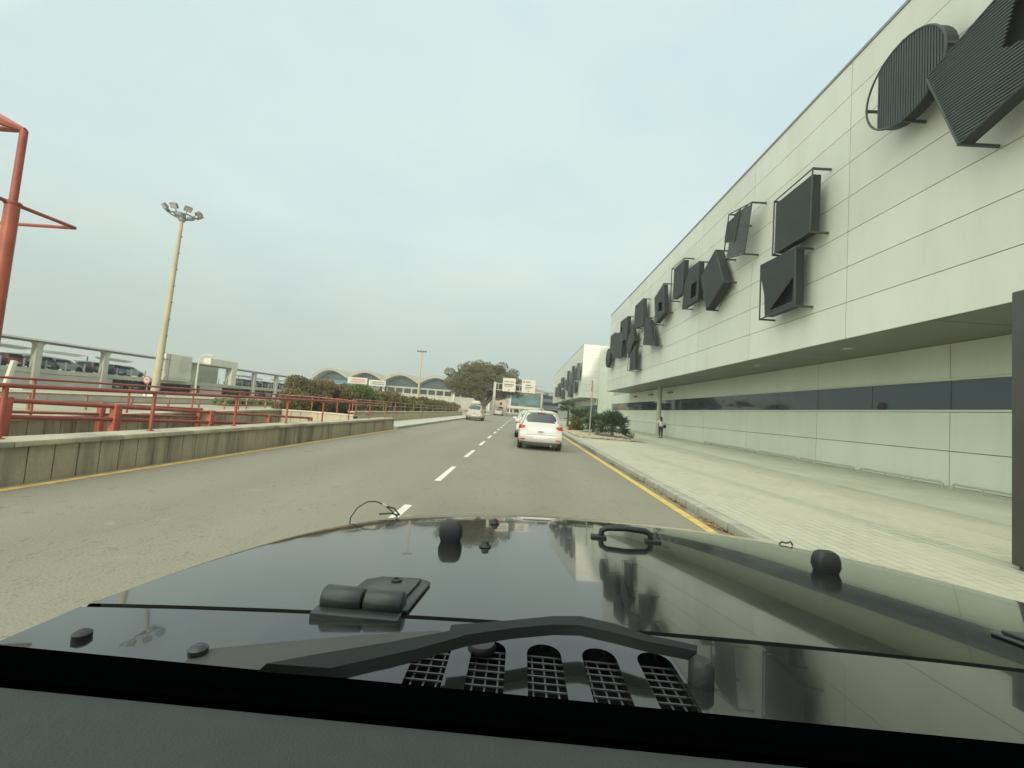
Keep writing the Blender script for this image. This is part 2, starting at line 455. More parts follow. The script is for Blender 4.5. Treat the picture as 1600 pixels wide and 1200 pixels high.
# ------------------------------------------------------------------ louvred shapes on the facade
def clip_line(poly, k, v, ax):
    """intervals of the polygon along axis 1-ax where coordinate ax == v"""
    xs = []
    n = len(poly)
    for i in range(n):
        a, b = poly[i], poly[(i+1) % n]
        if (a[ax] <= v < b[ax]) or (b[ax] <= v < a[ax]):
            t = (v-a[ax])/(b[ax]-a[ax]); xs.append(a[1-ax]+t*(b[1-ax]-a[1-ax]))
    xs.sort()
    return [(xs[i], xs[i+1]) for i in range(0, len(xs)-1, 2)]
SCREENS = 'charcoal louvred shapes on the white facade'
def screen(label, poly, frame=None, holes=(), X=9.75, XB=10.4, slat='h', pitch=.07, solid=True, group=SCREENS, depth=.32, detail=True, brackets=None):
    """poly: outline as (y, z) points of the front panel; frame: outline of the thin bar frame; holes: recessed openings"""
    cy = sum(p[0] for p in poly)/len(poly); z0 = min(p[1] for p in poly)
    t = thing('facade_screen', label, 'facade ornament', (X, cy, z0), group=group)
    fr = frame or poly
    m = MB(); n = len(fr)
    for i in range(n):
        a, b = fr[i], fr[(i+1) % n]
        m.tube((X, a[0], a[1]), (X, b[0], b[1]), .03, n=6)
    m.build('frame', louvm, t)
    for (a, b) in (brackets or fr):
        bk = MB(); bk.bar((X-.02, a, b), (XB+.0, a, b), .05, .07); bk.build('bracket', louvm, t)
    if not detail:
        m = MB(); m.prism([(X+.02, a, b) for a, b in poly], (depth, 0, 0)); m.build('panel', louvm, t); return t
    sl = MB(); ax = 1 if slat == 'h' else 0
    lo = min(p[ax] for p in poly); hi = max(p[ax] for p in poly); v = lo + pitch/2
    while v < hi:
        for a, b in clip_line(poly, 0, v, ax):
            cuts = [(a, b)]
            for h in holes:
                for c, d in clip_line(h, 0, v, ax):
                    new = []
                    for (p, q) in cuts:
                        if d <= p or c >= q: new.append((p, q)); continue
                        if c > p: new.append((p, c))
                        if d < q: new.append((d, q))
                    cuts = new
            for p, q in cuts:
                if q-p < .02: continue
                if ax == 1: sl.box(X-.012, X+.03, p, q, v-pitch*.3, v+pitch*.3)
                else: sl.box(X-.012, X+.03, v-pitch*.3, v+pitch*.3, p, q)
        v += pitch
    sl.build('louvres', louvm, t)
    if solid:
        m = MB()
        n = len(poly)
        # side skirt and back sheet
        for i in range(n):
            a, b = poly[i], poly[(i+1) % n]
            m.add([(X+.03, a[0], a[1]), (X+.03, b[0], b[1]), (X+depth, b[0], b[1]), (X+depth, a[0], a[1])], [(0,1,2,3)])
        m.add([(X+.045, a, b) for a, b in poly] if not holes else [(X+depth-.02, a, b) for a, b in poly], [tuple(range(n))])
        m.build('casing', louvd, t, fixn=False)
    return t
# near block: seen along the wall from the camera outwards
circ = [(10.95+1.17*math.cos(k*math.pi/18), 11.32+1.15*math.sin(k*math.pi/18)) for k in range(36)]
cpanel = [p for p in circ if p[0] < 11.75] ; cpanel = [(min(p[0], 11.72), p[1]) for p in circ]
screen('ribbed charcoal disc with a bent tube ring at its left side', cpanel, circ, slat='v', pitch=.075,
       brackets=[circ[0], circ[9], circ[18], circ[27]])
sq = [(10.0, 10.56), (9.23, 8.32), (6.99, 9.09), (7.76, 11.33)]
screen('large tilted charcoal square with close ribs cut by the corner of the photo', sq, None,
       holes=[[(8.39, 9.82), (7.2, 9.4), (7.6, 10.8), (8.1, 10.9)]], X=9.5, pitch=.075)
screen('upright rectangle of fine charcoal slats above the notched screen', [(14.42, 10.72), (14.45, 8.62), (16.5, 8.62), (16.5, 10.72)],
       [(14.40, 10.92), (14.44, 8.60), (16.62, 8.60), (16.63, 10.86)], pitch=.055)
screen('charcoal screen with a notched left edge and a triangular recess', [(15.18, 8.33), (15.14, 6.12), (17.0, 6.12), (17.1, 7.1), (17.38, 7.9), (17.42, 8.42)],
       [(15.19, 8.33), (15.12, 6.1), (17.37, 6.1), (17.42, 8.45)], holes=[[(15.25, 7.25), (15.25, 6.3), (16.7, 6.3)]], pitch=.05)
screen('slanted open screen of see-through slats with a dark half panel', [(18.36, 11.7), (18.8, 9.55), (19.92, 9.8), (20.5, 10.0), (19.9, 12.0)],
       [(18.34, 11.73), (18.81, 9.5), (20.85, 10.02), (20.46, 12.2)], pitch=.12, solid=False)
t = screen('dark half panel set in the slanted open screen', [(19.36, 11.75), (19.75, 10.45), (20.7, 10.85), (20.50, 11.75)], None, X=9.72, pitch=.05, depth=.1, brackets=[(19.5, 11.2), (20.5, 11.2)])
screen('charcoal diamond standing on its point', [(21.77, 10.86), (20.68, 8.79), (22.52, 7.79), (23.43, 10.0)], None, pitch=.06, depth=.45)
screen('charcoal screen with a square window near its lower right corner, beside the diamond', [(23.83, 10.98), (23.8, 8.78), (26.0, 8.78), (25.9, 10.2), (25.25, 11.0)],
       [(23.83, 11.0), (23.78, 8.75), (26.08, 8.75), (25.3, 11.05)], holes=[[(24.0, 9.9), (24.0, 9.0), (24.8, 9.0), (24.8, 9.9)]], pitch=.06)
screen('plain charcoal rectangle with a pale gap at its left, behind the windowed screen', [(26.2, 12.0), (26.22, 9.85), (27.9, 9.85), (27.9, 12.0)],
       [(26.19, 12.1), (26.21, 9.8), (28.3, 9.85), (28.35, 12.15)], pitch=.06)
screen('slanted charcoal screen with a square hole and a thin hanging frame', [(29.94, 11.55), (29.5, 9.33), (31.2, 8.9), (31.8, 11.0)],
       [(29.94, 11.61), (29.46, 9.33), (31.36, 8.84), (31.89, 11.04)], holes=[[(30.0, 10.3), (30.0, 9.6), (30.8, 9.7), (30.9, 10.4)]], pitch=.07)
screen('charcoal wedge wider at its foot below the slanted screen', [(32.9, 9.55), (31.25, 7.2), (34.2, 7.75), (33.9, 9.9)],
       [(31.61, 9.5), (31.3, 7.2), (34.3, 7.75), (34.02, 9.95)], pitch=.07)
screen('narrow upright charcoal rectangle over the wedge', [(35.1, 11.9), (34.7, 9.5), (37.5, 9.8), (37.5, 11.85)], None, pitch=.07)
screen('small charcoal rectangle hanging lowest on the near facade', [(36.8, 8.0), (36.5, 5.95), (38.4, 6.0), (38.5, 7.5)],
       [(36.8, 8.05), (36.5, 5.9), (38.95, 6.0), (38.95, 7.3)], pitch=.07)
screen('charcoal kite shape above the lowest rectangle', [(38.23, 10.24), (37.25, 8.73), (38.95, 7.3), (40.03, 8.9)], None, pitch=.07)
screen('charcoal rectangle with a small pale slot far along the near facade', [(40.1, 11.5), (40.1, 9.2), (43.0, 9.6), (43.0, 11.6)], None,
       holes=[[(42.2, 11.0), (42.2, 10.4), (42.8, 10.4), (42.8, 11.0)]], pitch=.08)
screen('broad charcoal rectangle last but one on the near facade', [(41.9, 10.0), (41.9, 7.8), (44.0, 7.9), (47.6, 9.0), (47.6, 10.9), (45.5, 10.9)], None, pitch=.08)
oc = [(48.6+1.15*math.cos(k*math.pi/10), 8.45+1.1*math.sin(k*math.pi/10)) for k in range(20)]
screen('small charcoal disc at the far end of the near facade', oc, None, pitch=.08, brackets=[oc[0], oc[5], oc[10], oc[15]])
SC2 = 'grey shapes on the far facade'
for i, (y0, y1, z0, z1, lb) in enumerate((
    (74.6, 76.8, 7.9, 10.9, 'grey rectangle nearest the sunlit end of the far facade'),
    (77.6, 79.6, 8.0, 10.2, 'grey rectangle second from the sunlit end of the far facade'),
    (77.9, 81.5, 5.5, 7.7, 'low grey rectangle under the second shape of the far facade'),
    (82.5, 84.8, 7.6, 11.2, 'tall grey bar upper middle of the far facade'),
    (84.6, 89.5, 5.0, 7.6, 'wide grey block lowest on the far facade'),
    (91.0, 93.5, 6.6, 11.0, 'tallest grey bar left of the middle of the far facade'),
    (94.0, 98.5, 7.0, 9.2, 'slanting grey block beside the tallest bar of the far facade'),
    (101, 105, 5.0, 7.3, 'low grey block beyond the slanting one on the far facade'),
    (103, 108, 8.0, 10.5, 'grey block high on the far facade beyond the tallest bar'),
    (112, 117, 6.0, 9.6, 'narrow grey block second from the far end of the far facade'),
    (120, 125, 6.2, 9.0, 'grey block at the very far end of the far facade'))):
    screen(lb, [(y0, z1), (y0+.1, z0), (y1, z0+.15), (y1-.2, z1+.1)], None, group=SC2, detail=False, brackets=[(y0, z1), (y1, z0+.15)])

# ------------------------------------------------------------------ dark totem on the right pavement
t = thing('totem_sign', 'tall dark grey totem standing on the pavement at the right edge', 'totem sign', (5.85, 4.5, .13))
m = MB(); m.box(5.72, 6.05, 3.75, 4.95, .17, 3.35); m.build('body', M('totem_grey', (.058, .056, .046), .5, var=.1, scale=2), t, bevel=.02)
m = MB(); m.box(5.712, 5.73, 3.85, 4.80, .45, 3.0); m.build('panel', M('totem_panel', (.04, .043, .04), .35, var=.1, scale=2), t)
m = MB(); m.box(5.76, 6.01, 3.8, 4.90, .128, .18); m.build('base', jointm, t)

# ------------------------------------------------------------------ left wall, rails, ramp
def low_wall(label, pts, h, w, mat, cop, panel=1.25, coph=.08, name='parapet_wall', z0=0.0, lip=.04, cpan=1.5):
    x, y, _ = pts[0][0], pts[0][1], 0
    t = thing(name, label, 'wall', (pts[0][0], pts[0][1], z0))
    body = MB(); cp = MB()
    for (a, b) in zip(pts[:-1], pts[1:]):
        va, vb = Vector((a[0], a[1], 0)), Vector((b[0], b[1], 0)); d = vb-va; L = d.length; d.normalize(); sd = Vector((d.y, -d.x, 0))
        ha = a[2] if len(a) > 2 else h; hb = b[2] if len(b) > 2 else h
        n = max(1, round(L/panel))
        for k in range(n):
            p, q = va+d*(L*k/n+.008), va+d*(L*(k+1)/n-.008)
            zp, zq = ha+(hb-ha)*k/n, ha+(hb-ha)*(k+1)/n
            vs = []
            for e, zz in ((p, zp), (q, zq)):
                for s in (-w/2, w/2):
                    vs += [(e.x+sd.x*s, e.y+sd.y*s, z0-.02), (e.x+sd.x*s, e.y+sd.y*s, zz-coph)]
            body.add(vs, [(0,1,3,2), (4,6,7,5), (0,4,5,1), (2,3,7,6), (1,5,7,3), (0,2,6,4)])
        nc = max(1, round(L/cpan))
        for k in range(nc):
            p, q = va+d*(L*k/nc+(.003 if k else -.01)), va+d*(L*(k+1)/nc-.003)
            zp, zq = ha+(hb-ha)*k/nc, ha+(hb-ha)*(k+1)/nc
            vs = []
            for e, zz in ((p, zp), (q, zq)):
                for s in (-w/2-lip, w/2+lip):
                    vs += [(e.x+sd.x*s, e.y+sd.y*s, zz-coph+.001), (e.x+sd.x*s, e.y+sd.y*s, zz)]
            cp.add(vs, [(0,1,3,2), (4,6,7,5), (0,4,5,1), (2,3,7,6), (1,5,7,3), (0,2,6,4)])
        # dark filling behind the joints
        vs = []
        for e, zz in ((va, ha), (vb, hb)):
            for s in (-w/2+.015, w/2-.015):
                vs += [(e.x+sd.x*s, e.y+sd.y*s, z0-.02), (e.x+sd.x*s, e.y+sd.y*s, zz-coph-.004)]
        if cp: pass
        jm = MB(); jm.add(vs, [(0,1,3,2), (4,6,7,5), (0,4,5,1), (2,3,7,6), (1,5,7,3), (0,2,6,4)])
        jm.build('wall_core', M('joint_dirt', (.06, .052, .036), .95, var=.2), t)
    body.build('wall', mat, t)
    cp.build('coping', cop, t, bevel=.012)
    return t
low_wall('stained concrete wall with a stone coping along the left road edge', [(-6.9, -8), (-6.9, 21.5)], .58, .5, wallm, copm, .32)
low_wall('second stained concrete wall behind the first across the ramp', [(-10.75, -8, .50), (-10.75, 7, .52), (-10.75, 17.8, .74)], .5, .4, wallm, copm, .32)
low_wall('cream end wall closing the ramp behind the red handrail', [(-10.5, 17.85), (-9.4, 18.2), (-8.2, 18.1), (-7.2, 17.75)], .74, .26, wallc, M('cream_coping', (.55, .50, .37), .85, var=.1), 1.2 if False else .4, .06)
low_wall('long tan kerb wall in front of the hedge', [(-8.78, 21, .78), (-8.78, 60, .64)], .7, .26, M('tan_concrete', (.40, .34, .235), .9, var=.15, scale=1), copm, 3.0, .07, z0=.1)
sheet('ramp', M('ramp_surface', (.26, .205, .15), .9, var=.2, scale=1), -10.5, -7.2, -8, 17.6, .0)

def railing(label, pts, tops, post_ys=None, r=.027, pr=.024, mat=redm, zb=0.0, posts=None, mid=None, name='handrail', sq=0):
    t = thing(name, label, 'handrail', (posts[0][0], posts[0][1], posts[0][2]))
    for off in tops:
        m = MB(); m.path([(p[0], p[1], p[2]+off) for p in pts], r, 8); m.build('rail', mat, t, smooth=True)
    for (x, y, z0, z1) in posts:
        m = MB()
        if sq: m.box(x-sq/2, x+sq/2, y-sq/2, y+sq/2, z0, z1)
        else:
            m.tube((x, y, z0), (x, y, z1), pr, n=8); m.lathe([(.06, 0), (.06, .012)], (x, y, z0), 8)
        m.build('post', mat if not sq else orgm, t, smooth=not sq, bevel=.012 if sq else 0)
    return t
def lerp(a, b, t): return a+(b-a)*t
# tall handrail on the near coping
ys = [-3.4, -1.2, 1.0, 3.2, 5.35, 7.6, 9.85, 12.05, 14.25, 16.45, 18.7, 20.9]
railing('tall red handrail standing on the coping of the near left wall', [(-6.95, -6, 1.31), (-6.95, 20.95, 1.29)], [0],
        posts=[(-6.95, y, .58, 1.31) for y in ys], r=.034, pr=.03)
# low thick guard rail behind it, stepping down with the ramp
gp = [(-7.5, .9, 1.35), (-7.5, 3.4, 1.24), (-7.5, 5.78, 1.125), (-7.5, 7.44, 1.03), (-7.5, 9.77, .92), (-7.5, 12.07, .79), (-7.5, 14.5, .68)]
railing('thick red guard rail on square posts sloping down beside the ramp', [(-7.5, -2, 1.47), (-7.5, 14.6, .66)], [-.02, -.26], posts=[(x, y, 0, z) for x, y, z in gp], sq=.13, r=.036, name='guard_rail')
g2 = [(-10.35, .8, 1.22), (-10.35, 3.8, 1.12), (-10.35, 6.8, 1.0), (-10.35, 9.9, .90), (-10.35, 13.0, .78)]
railing('red guard rail on square posts along the far side of the ramp', [(-10.35, -2, 1.32), (-10.35, 13.1, .77)], [-.03, -.28], posts=[(x, y, 0, z) for x, y, z in g2], sq=.12, r=.032, name='guard_rail')
pts = [(-10.78, -6, 1.34), (-10.78, 17.8, 1.37), (-9.4, 18.2, 1.38), (-8.2, 18.1, 1.36), (-7.2, 17.75, 1.34)]
pp = [(-10.78, y, lerp(.50, .74, max(0, (y-7)/10.8)), 1.38) for y in (-2.2, 0, 2.2, 4.4, 6.6, 8.8, 11, 13.2, 15.4, 17.7)] + [(-9.4, 18.2, .74, 1.38), (-8.2, 18.1, .74, 1.36), (-7.2, 17.75, .74, 1.34)]
railing('thin red handrail running along the far ramp wall and round its end', pts, [0], posts=pp)
railing('faded rust handrail on the tan wall in front of the hedge', [(-8.8, 21.2, 1.40), (-8.8, 60, 1.20)], [0, -.28], posts=[(-8.8, 21.2+2.4*k, .70, 1.38-.2*k/16) for k in range(17)], mat=rustm, r=.022, pr=.02)

# red pipe frame at the left edge
t = thing('pipe_frame', 'red pipe mast with triangular arms rising at the left edge', 'pipe mast', (-9.5, 7.1, 0))
m = MB(); m.tube((-9.56, 7.05, 0), (-9.56, 7.05, 4.55), .112, .10, 16); m.build('mast', orgm, t, smooth=True)
m = MB(); m.tube((-9.56, 7.05, 4.55), (-9.56, 7.05, 5.95), .058, .055, 12); m.build('upper_mast', redm, t, smooth=True)
m = MB(); m.lathe([(.115, -.03), (.125, 0), (.115, .03)], (-9.56, 7.05, 4.55), 14); m.build('collar', redm, t, smooth=True)
z = 4.55
T1 = (-9.45, 8.0, z-.02)
for a, b in (((-9.56, 7.0, z), T1), (T1, (-13.5, 8.05, z)), ((-9.56, 7.05, z), (-9.6, 4.2, z)), ((-9.6, 4.2, z), (-13.5, 8.05, z))):
    m = MB(); m.tube(a, b, .036, n=8); m.build('arm', redm, t, smooth=True)
z = 5.95
for b in ((-12.2, 7.6, 7.2), (-11.2, 6.0, 6.35), (-12.8, 7.1, 6.0), (-12.8, 5.0, 6.2)):
    m = MB(); m.tube((-9.56, 7.05, z), b, .048, n=8); m.build('arm', redm, t, smooth=True)

# ------------------------------------------------------------------ masts, lamps, signs
t = thing('floodlight_mast', 'tall cream floodlight mast crowned by a ring of lamps', 'light mast', (-28.9, 31.6, 0))
bx, by = -28.9, 31.6
m = MB(); m.tube((bx-.05, by, .5), (bx+.35, by, 14.9), .27, .125, 18); m.build('pole', mastm, t, smooth=True)
m = MB(); m.box(bx-.85, bx+.8, by-.8, by+.8, -.02, .32); m.box(bx-.5, bx+.45, by-.5, by+.5, .32, .62); m.build('plinth', whitew, t, bevel=.03)
m = MB()
for k in range(9):
    zz = 2.5+k*1.35; xx = bx-.05+.40*(zz-.5)/14.4+.27-.145*(zz-.5)/14.4; m.box(xx-.05, xx+.10, by-.06, by+.06, zz, zz+.06)
m.build('climbing_steps', lampd, t)
bx += .35
m = MB()
ringp = [(bx+.78*math.cos(k*math.pi/8), by+.78*math.sin(k*math.pi/8), 15.05) for k in range(17)]
m.path(ringp, .05, 6)
for k in range(6):
    a = k*math.pi/3+.3; m.tube((bx, by, 14.7), (bx+.78*math.cos(a), by+.78*math.sin(a), 15.05), .05, n=6)
m.lathe([(.2, 14.6), (.27, 14.75), (.22, 15.2), (.1, 15.25)], (bx, by, 0), 12)
m.build('lamp_ring', galv, t, smooth=True)
for k in range(8):
    a = k*math.pi/4+.2; d = Vector((math.cos(a), math.sin(a), 0)); sd = Vector((-d.y, d.x, 0))
    c = Vector((bx, by, 15.38)) + d*1.15; dn = (d*.62 + Vector((0, 0, -.78))).normalized(); up = dn.cross(sd)
    m = MB(); m.obox(c, sd*.25, up*.20, dn*.09); m.bar(Vector((bx, by, 15.05))+d*.75, c-dn*.05, .05, .05)
    f = m.build('floodlight', lampd, t, bevel=.015)
    g = MB(); g.obox(c+dn*.095, sd*.21, up*.16, dn*.008); g.build('lens', lampg, f)
t = thing('round_sign', 'round red-rimmed speed limit sign in front of the floodlight mast', 'road sign', (-28.35, 30.2, 0))
m = MB(); m.tube((-28.3, 30.2, 0), (-28.3, 30.2, 1.9), .04); m.build('post', galv, t)
m = MB(); m.lathe([(.30, 0), (.30, .03)], (-28.3, 30.12, 1.62), 24, 'y'); m.build('plate', signr, t)
m = MB(); m.lathe([(.22, 0), (.22, .012)], (-28.3, 30.105, 1.62), 24, 'y'); m.build('face', signw, t)
def text(name, s, size, loc, mat, parent, rot=(math.pi/2, 0, 0)):
    cu = bpy.data.curves.new(name, 'FONT'); cu.body = s; cu.size = size; cu.align_x = 'CENTER'; cu.align_y = 'CENTER'; cu.extrude = .002
    tmp = bpy.data.objects.new(name, cu); col.objects.link(tmp)
    dg = bpy.context.evaluated_depsgraph_get()
    me = bpy.data.meshes.new_from_object(tmp.evaluated_get(dg)); bpy.data.objects.remove(tmp)
    me.materials.clear(); me.materials.append(mat)
    o = bpy.data.objects.new(name, me); col.objects.link(o); o.parent = parent
    o.location = Vector(loc)-root_loc(parent); o.rotation_euler = rot
    return o
text('number', '40', .26, (-28.3, 30.10, 1.62), signk, t)

t = thing('light_mast', 'thin pale light mast with a flat T shaped head above the hedge', 'light mast', (-26.9, 105, 0))
m = MB(); m.tube((-26.9, 105, 0), (-26.9, 105, 14.6), .30, .16, 12); m.build('pole', mastm, t, smooth=True)
m = MB(); m.bar((-28.1, 105, 14.7), (-25.7, 105, 14.7), .2, .14); m.build('crossbar', lampd, t)
for dx in (-1.0, -.35, .35, 1.0):
    m = MB(); m.obox((-26.9+dx, 104.85, 14.72), (.22, 0, 0), (0, .1, .12), (0, -.14, .12)); m.build('floodlight', lampd, t)
t = thing('street_lamp', 'white street lamp with a curved arm by the stair tower', 'street lamp', (-49, 60.2, 0))
pts = [(-49, 60.2, 0), (-49, 60.2, 4.6), (-48.9, 60.2, 5.4), (-48.5, 60.2, 6.0), (-47.8, 60.2, 6.2), (-47.1, 60.2, 6.1)]
m = MB(); m.path(pts, [.11, .09, .085, .08, .075, .07], 8); m.build('pole', whitew, t, smooth=True)
m = MB(); m.lathe([(.05, -.1), (.24, -.05), (.24, .02), (.1, .1)], (-46.9, 60.2, 6.06), 10); m.build('lamp_head', whitew, t, smooth=True)
t = thing('leaning_post', 'leaning white post standing in front of the parking deck', 'post', (-44.6, 34, 0))
m = MB(); m.bar((-44.8, 34.4, 0), (-44.3, 34.4, 2.4), .3, .3); m.build('shaft', whitew, t)
m = MB(); m.box(-45.3, -42.6, 33.9, 34.9, -.02, .18); m.build('footing', whitew, t)

t = thing('cross_pole', 'thin dark pole with a crossbar in front of the white stair tower', 'pole', (-52.1, 58.7, 2.0))
m = MB(); m.tube((-52.1, 58.7, 1.95), (-52.1, 58.7, 5.8), .07, n=8); m.build('pole', lampd, t)
m = MB(); m.bar((-52.1, 57.2, 4.9), (-52.1, 59.0, 4.9), .09, .09); m.build('crossbar', lampd, t)
# one way sign seen edge on
t = thing('road_sign', 'red and white round sign seen edge on above a slim grey pole by the palms', 'road sign', (4.36, 26.0, .13))
m = MB(); m.tube((4.36, 26, .1), (4.36, 26, 3.72), .036, n=10); m.build('pole', galv, t, smooth=True)
for zc, rr, mm, nm in ((3.38, .33, signr, 'round_plate'), (2.78, .24, signw, 'lower_plate')):
    p = MB(); c = Vector((4.31, 25.96, zc)); ax = Vector((.994, -.105, 0)).normalized()
    p.tube(c-ax*.012, c+ax*.012, rr, n=28); o = p.build(nm, mm, t)
m = MB(); m.tube((4.31-.019, 25.96+.002, 3.38), (4.31-.013, 25.96+.0014, 3.38), .25, n=24); m.build('plate_face', signw, t)

# gantry with direction boards
t = thing('sign_gantry', 'grey truss gantry carrying two white direction boards over the road', 'sign gantry', (-6.6, 90, 0))
gy = 90; gz = 6.75
m = MB(); m.box(-6.55, -5.95, gy-.3, gy+.3, -.02, 7.3); m.build('left_post', galv, t, bevel=.03)
m = MB(); m.box(4.0, 4.4, gy-.3, gy+.3, -.02, 5.5); m.build('right_post', galv, t, bevel=.03)
m = MB()
for yy in (gy-.3, gy+.3):
    for zz in (5.6, 7.0): m.bar((-5.95, yy, zz), (4.4, yy, zz), .16, .16)
    for k in range(11):
        x = -5.5+k*.95; m.bar((x, yy, 5.6), (x, yy, 7.0), .1, .1)
m.build('truss', galv, t)
def board(x0, x1, z0, z1, lines):
    m = MB(); m.box(x0, x1, gy-.52, gy-.42, z0, z1); b = m.build('board', signw, t)
    w = x1-x0; h = z1-z0; k = MB()
    for (u0, u1, v, hh) in lines:
        u = u0
        while u < u1:
            d = random.uniform(.02, .05)
            k.box(x0+w*u, x0+w*min(u+d, u1), gy-.54, gy-.519, z0+h*v, z0+h*(v+hh)); u += d+.012
    k.build('lettering', signk, b)
    a = MB(); a.add([(x0+w*.46, gy-.53, z0+h*.10), (x0+w*.54, gy-.53, z0+h*.10), (x0+w*.50, gy-.53, z0+h*.04)], [(0,1,2)])
    a.box(x0+w*.44, x0+w*.56, gy-.535, gy-.519, z0+h*.10, z0+h*.15); a.build('arrow', signk, b, fixn=False)
board(-4.55, -1.75, 5.35, 8.3, [(.12, .5, .70, .07), (.6, .85, .70, .07), (.12, .85, .47, .09), (.12, .8, .36, .05)])
board(-.35, 2.6, 5.35, 8.25, [(.08, .22, .76, .12), (.28, .62, .78, .08), (.28, .66, .54, .08), (.28, .8, .40, .06), (.28, .6, .28, .05)])

# ------------------------------------------------------------------ vegetation
def leaf_quad(mb, c, s, asp=1.6, flat=None):
    a = Vector((random.gauss(0,1), random.gauss(0,1), random.gauss(0,1))).normalized()
    b = a.orthogonal().normalized(); q = a.cross(b)
    t = random.uniform(0, 6.28); u = b*math.cos(t)+q*math.sin(t); w = a.cross(u)
    mb.add([c-u*s*asp, c-w*s*.55, c+u*s*asp, c+w*s*.55], [(0,1,2,3)])
def clumps(blobs, n, s, shell=.55):
    mb = MB(); tot = sum(b[3]*b[4]*b[5] for b in blobs)**1 or 1
    vol = [(b[3]*b[4]*b[5])**.67 for b in blobs]; tv = sum(vol)
    for b, v in zip(blobs, vol):
        for i in range(int(n*v/tv)):
            d = Vector((random.gauss(0,1), random.gauss(0,1), random.gauss(0,1))).normalized()
            r = random.uniform(shell, 1.0)**.8 * (1+random.gauss(0, .06))
            leaf_quad(mb, Vector((b[0]+d.x*r*b[3], b[1]+d.y*r*b[4], b[2]+d.z*r*b[5])), s*random.uniform(.6, 1.3))
    return mb
def shrub(label, x, y0, y1, h, mat, n=5200, s=.085, depth=1.4):
    t = thing('shrub', label, 'shrub', (x, (y0+y1)/2, 0), group='shrubs of the hedge behind the tan wall')
    blobs = []
    L = y1-y0; k = max(3, int(L/1.1))
    for i in range(k*6):
        yy = random.uniform(y0+.3, y1-.3); zz = random.uniform(.6, h-.5); xx = x+random.uniform(-depth/2, depth/2)
        e = min(1, .82+min(yy-y0, y1-yy)/3) if not label.startswith('rounded') else min(1, .5+(yy-y0)/1.6)
        r = random.uniform(.45, .75); blobs.append((xx, yy, zz*e if zz > h*.6 else zz, r*.9, r*1.1, r*.8))
    mb = clumps(blobs, n, s, .45); mb.v = [(a, b, max(c, .12)) for a, b, c in mb.v]
    mb.build('foliage', mat, t, fixn=False)
    st = MB()
    for i in range(int(L*3)):
        yy = random.uniform(y0+.3, y1-.3); xx = x+random.uniform(-.5, .9)
        p = Vector((xx, yy, 0)); pts = [p]
        for q in range(3): p = p+Vector((random.uniform(-.2,.2), random.uniform(-.3,.3), h*.24)); pts.append(p)
        st.path(pts, [.03, .024, .018, .012], 5)
    st.build('stems', twig, t)
    return t
shrub('rounded brown-green shrub at the near end of the hedge', -11.9, 20.2, 24.6, 2.45, brownl, 40000, .040)
shrub('brown-leaved shrub second from the near end of the hedge', -11.9, 24.0, 28.2, 2.55, brownl, 36000, .042)
shrub('fresh green shrub between the brown ones of the hedge', -11.9, 27.2, 33.4, 2.55, greenl, 34000, .048)
shrub('small brown shrub beyond the fresh green one', -11.9, 33.0, 38.5, 2.4, brownl, 14000, .07)
shrub('olive green shrub towards the far end of the hedge', -11.9, 38, 50, 2.3, darkl, 14000, .09)
shrub('dark trimmed shrub at the far end of the hedge by the silver car', -11.7, 50, 72, 2.1, darkl, 14000, .11)

def big_tree():
    tx, ty = -9.9, 103.0
    t = thing('ficus_tree', 'broad spreading ficus tree with a dense olive crown beside the gantry', 'tree', (tx, ty, 0))
    tr = MB()
    for k in range(11):
        a = k*2*math.pi/11+random.uniform(-.2, .2); b0 = Vector((tx+.55*math.cos(a), ty+.55*math.sin(a), -.1))
        p1 = Vector((tx+.5*math.cos(a), ty+.5*math.sin(a), 1.9))
        L = random.uniform(3.6, 6.6)
        p2 = Vector((tx+math.cos(a)*L*.45, ty+math.sin(a)*L*.45, random.uniform(3.4, 4.6)))
        p3 = Vector((tx+math.cos(a)*L, ty+math.sin(a)*L, random.uniform(5.2, 8.5)))
        tr.path([b0, p1, p2, p3], [.5, .42, .26, .1], 8)
        for j in range(3):
            q = p2.lerp(p3, .3+.25*j); tr.path([q, q+Vector((random.uniform(-1.4,1.4), random.uniform(-1.4,1.4), random.uniform(.6,2.2)))], [.12, .05], 6)
    tr.build('trunk', bark, t, smooth=True)
    blobs = []
    RX, RZ = 10.6, 5.8; cz = 7.6
    for i in range(270):
        d = Vector((random.gauss(0,1), random.gauss(0,1), random.gauss(0,1))).normalized()
        r = random.uniform(.35, .9)**.7
        z = d.z*r*RZ*.97
        if z < -3.0: z = -3.0+random.uniform(0, 1.4)
        w = 1.0 if z > -1 else 1.02
        rr = random.uniform(.9, 1.9)
        blobs.append((tx+d.x*r*RX*w, ty+d.y*r*RX*.8*w, cz+z, rr, rr, rr*.7))
    clumps(blobs, 46000, .16, .6).build('crown', ficus, t, fixn=False)
big_tree()

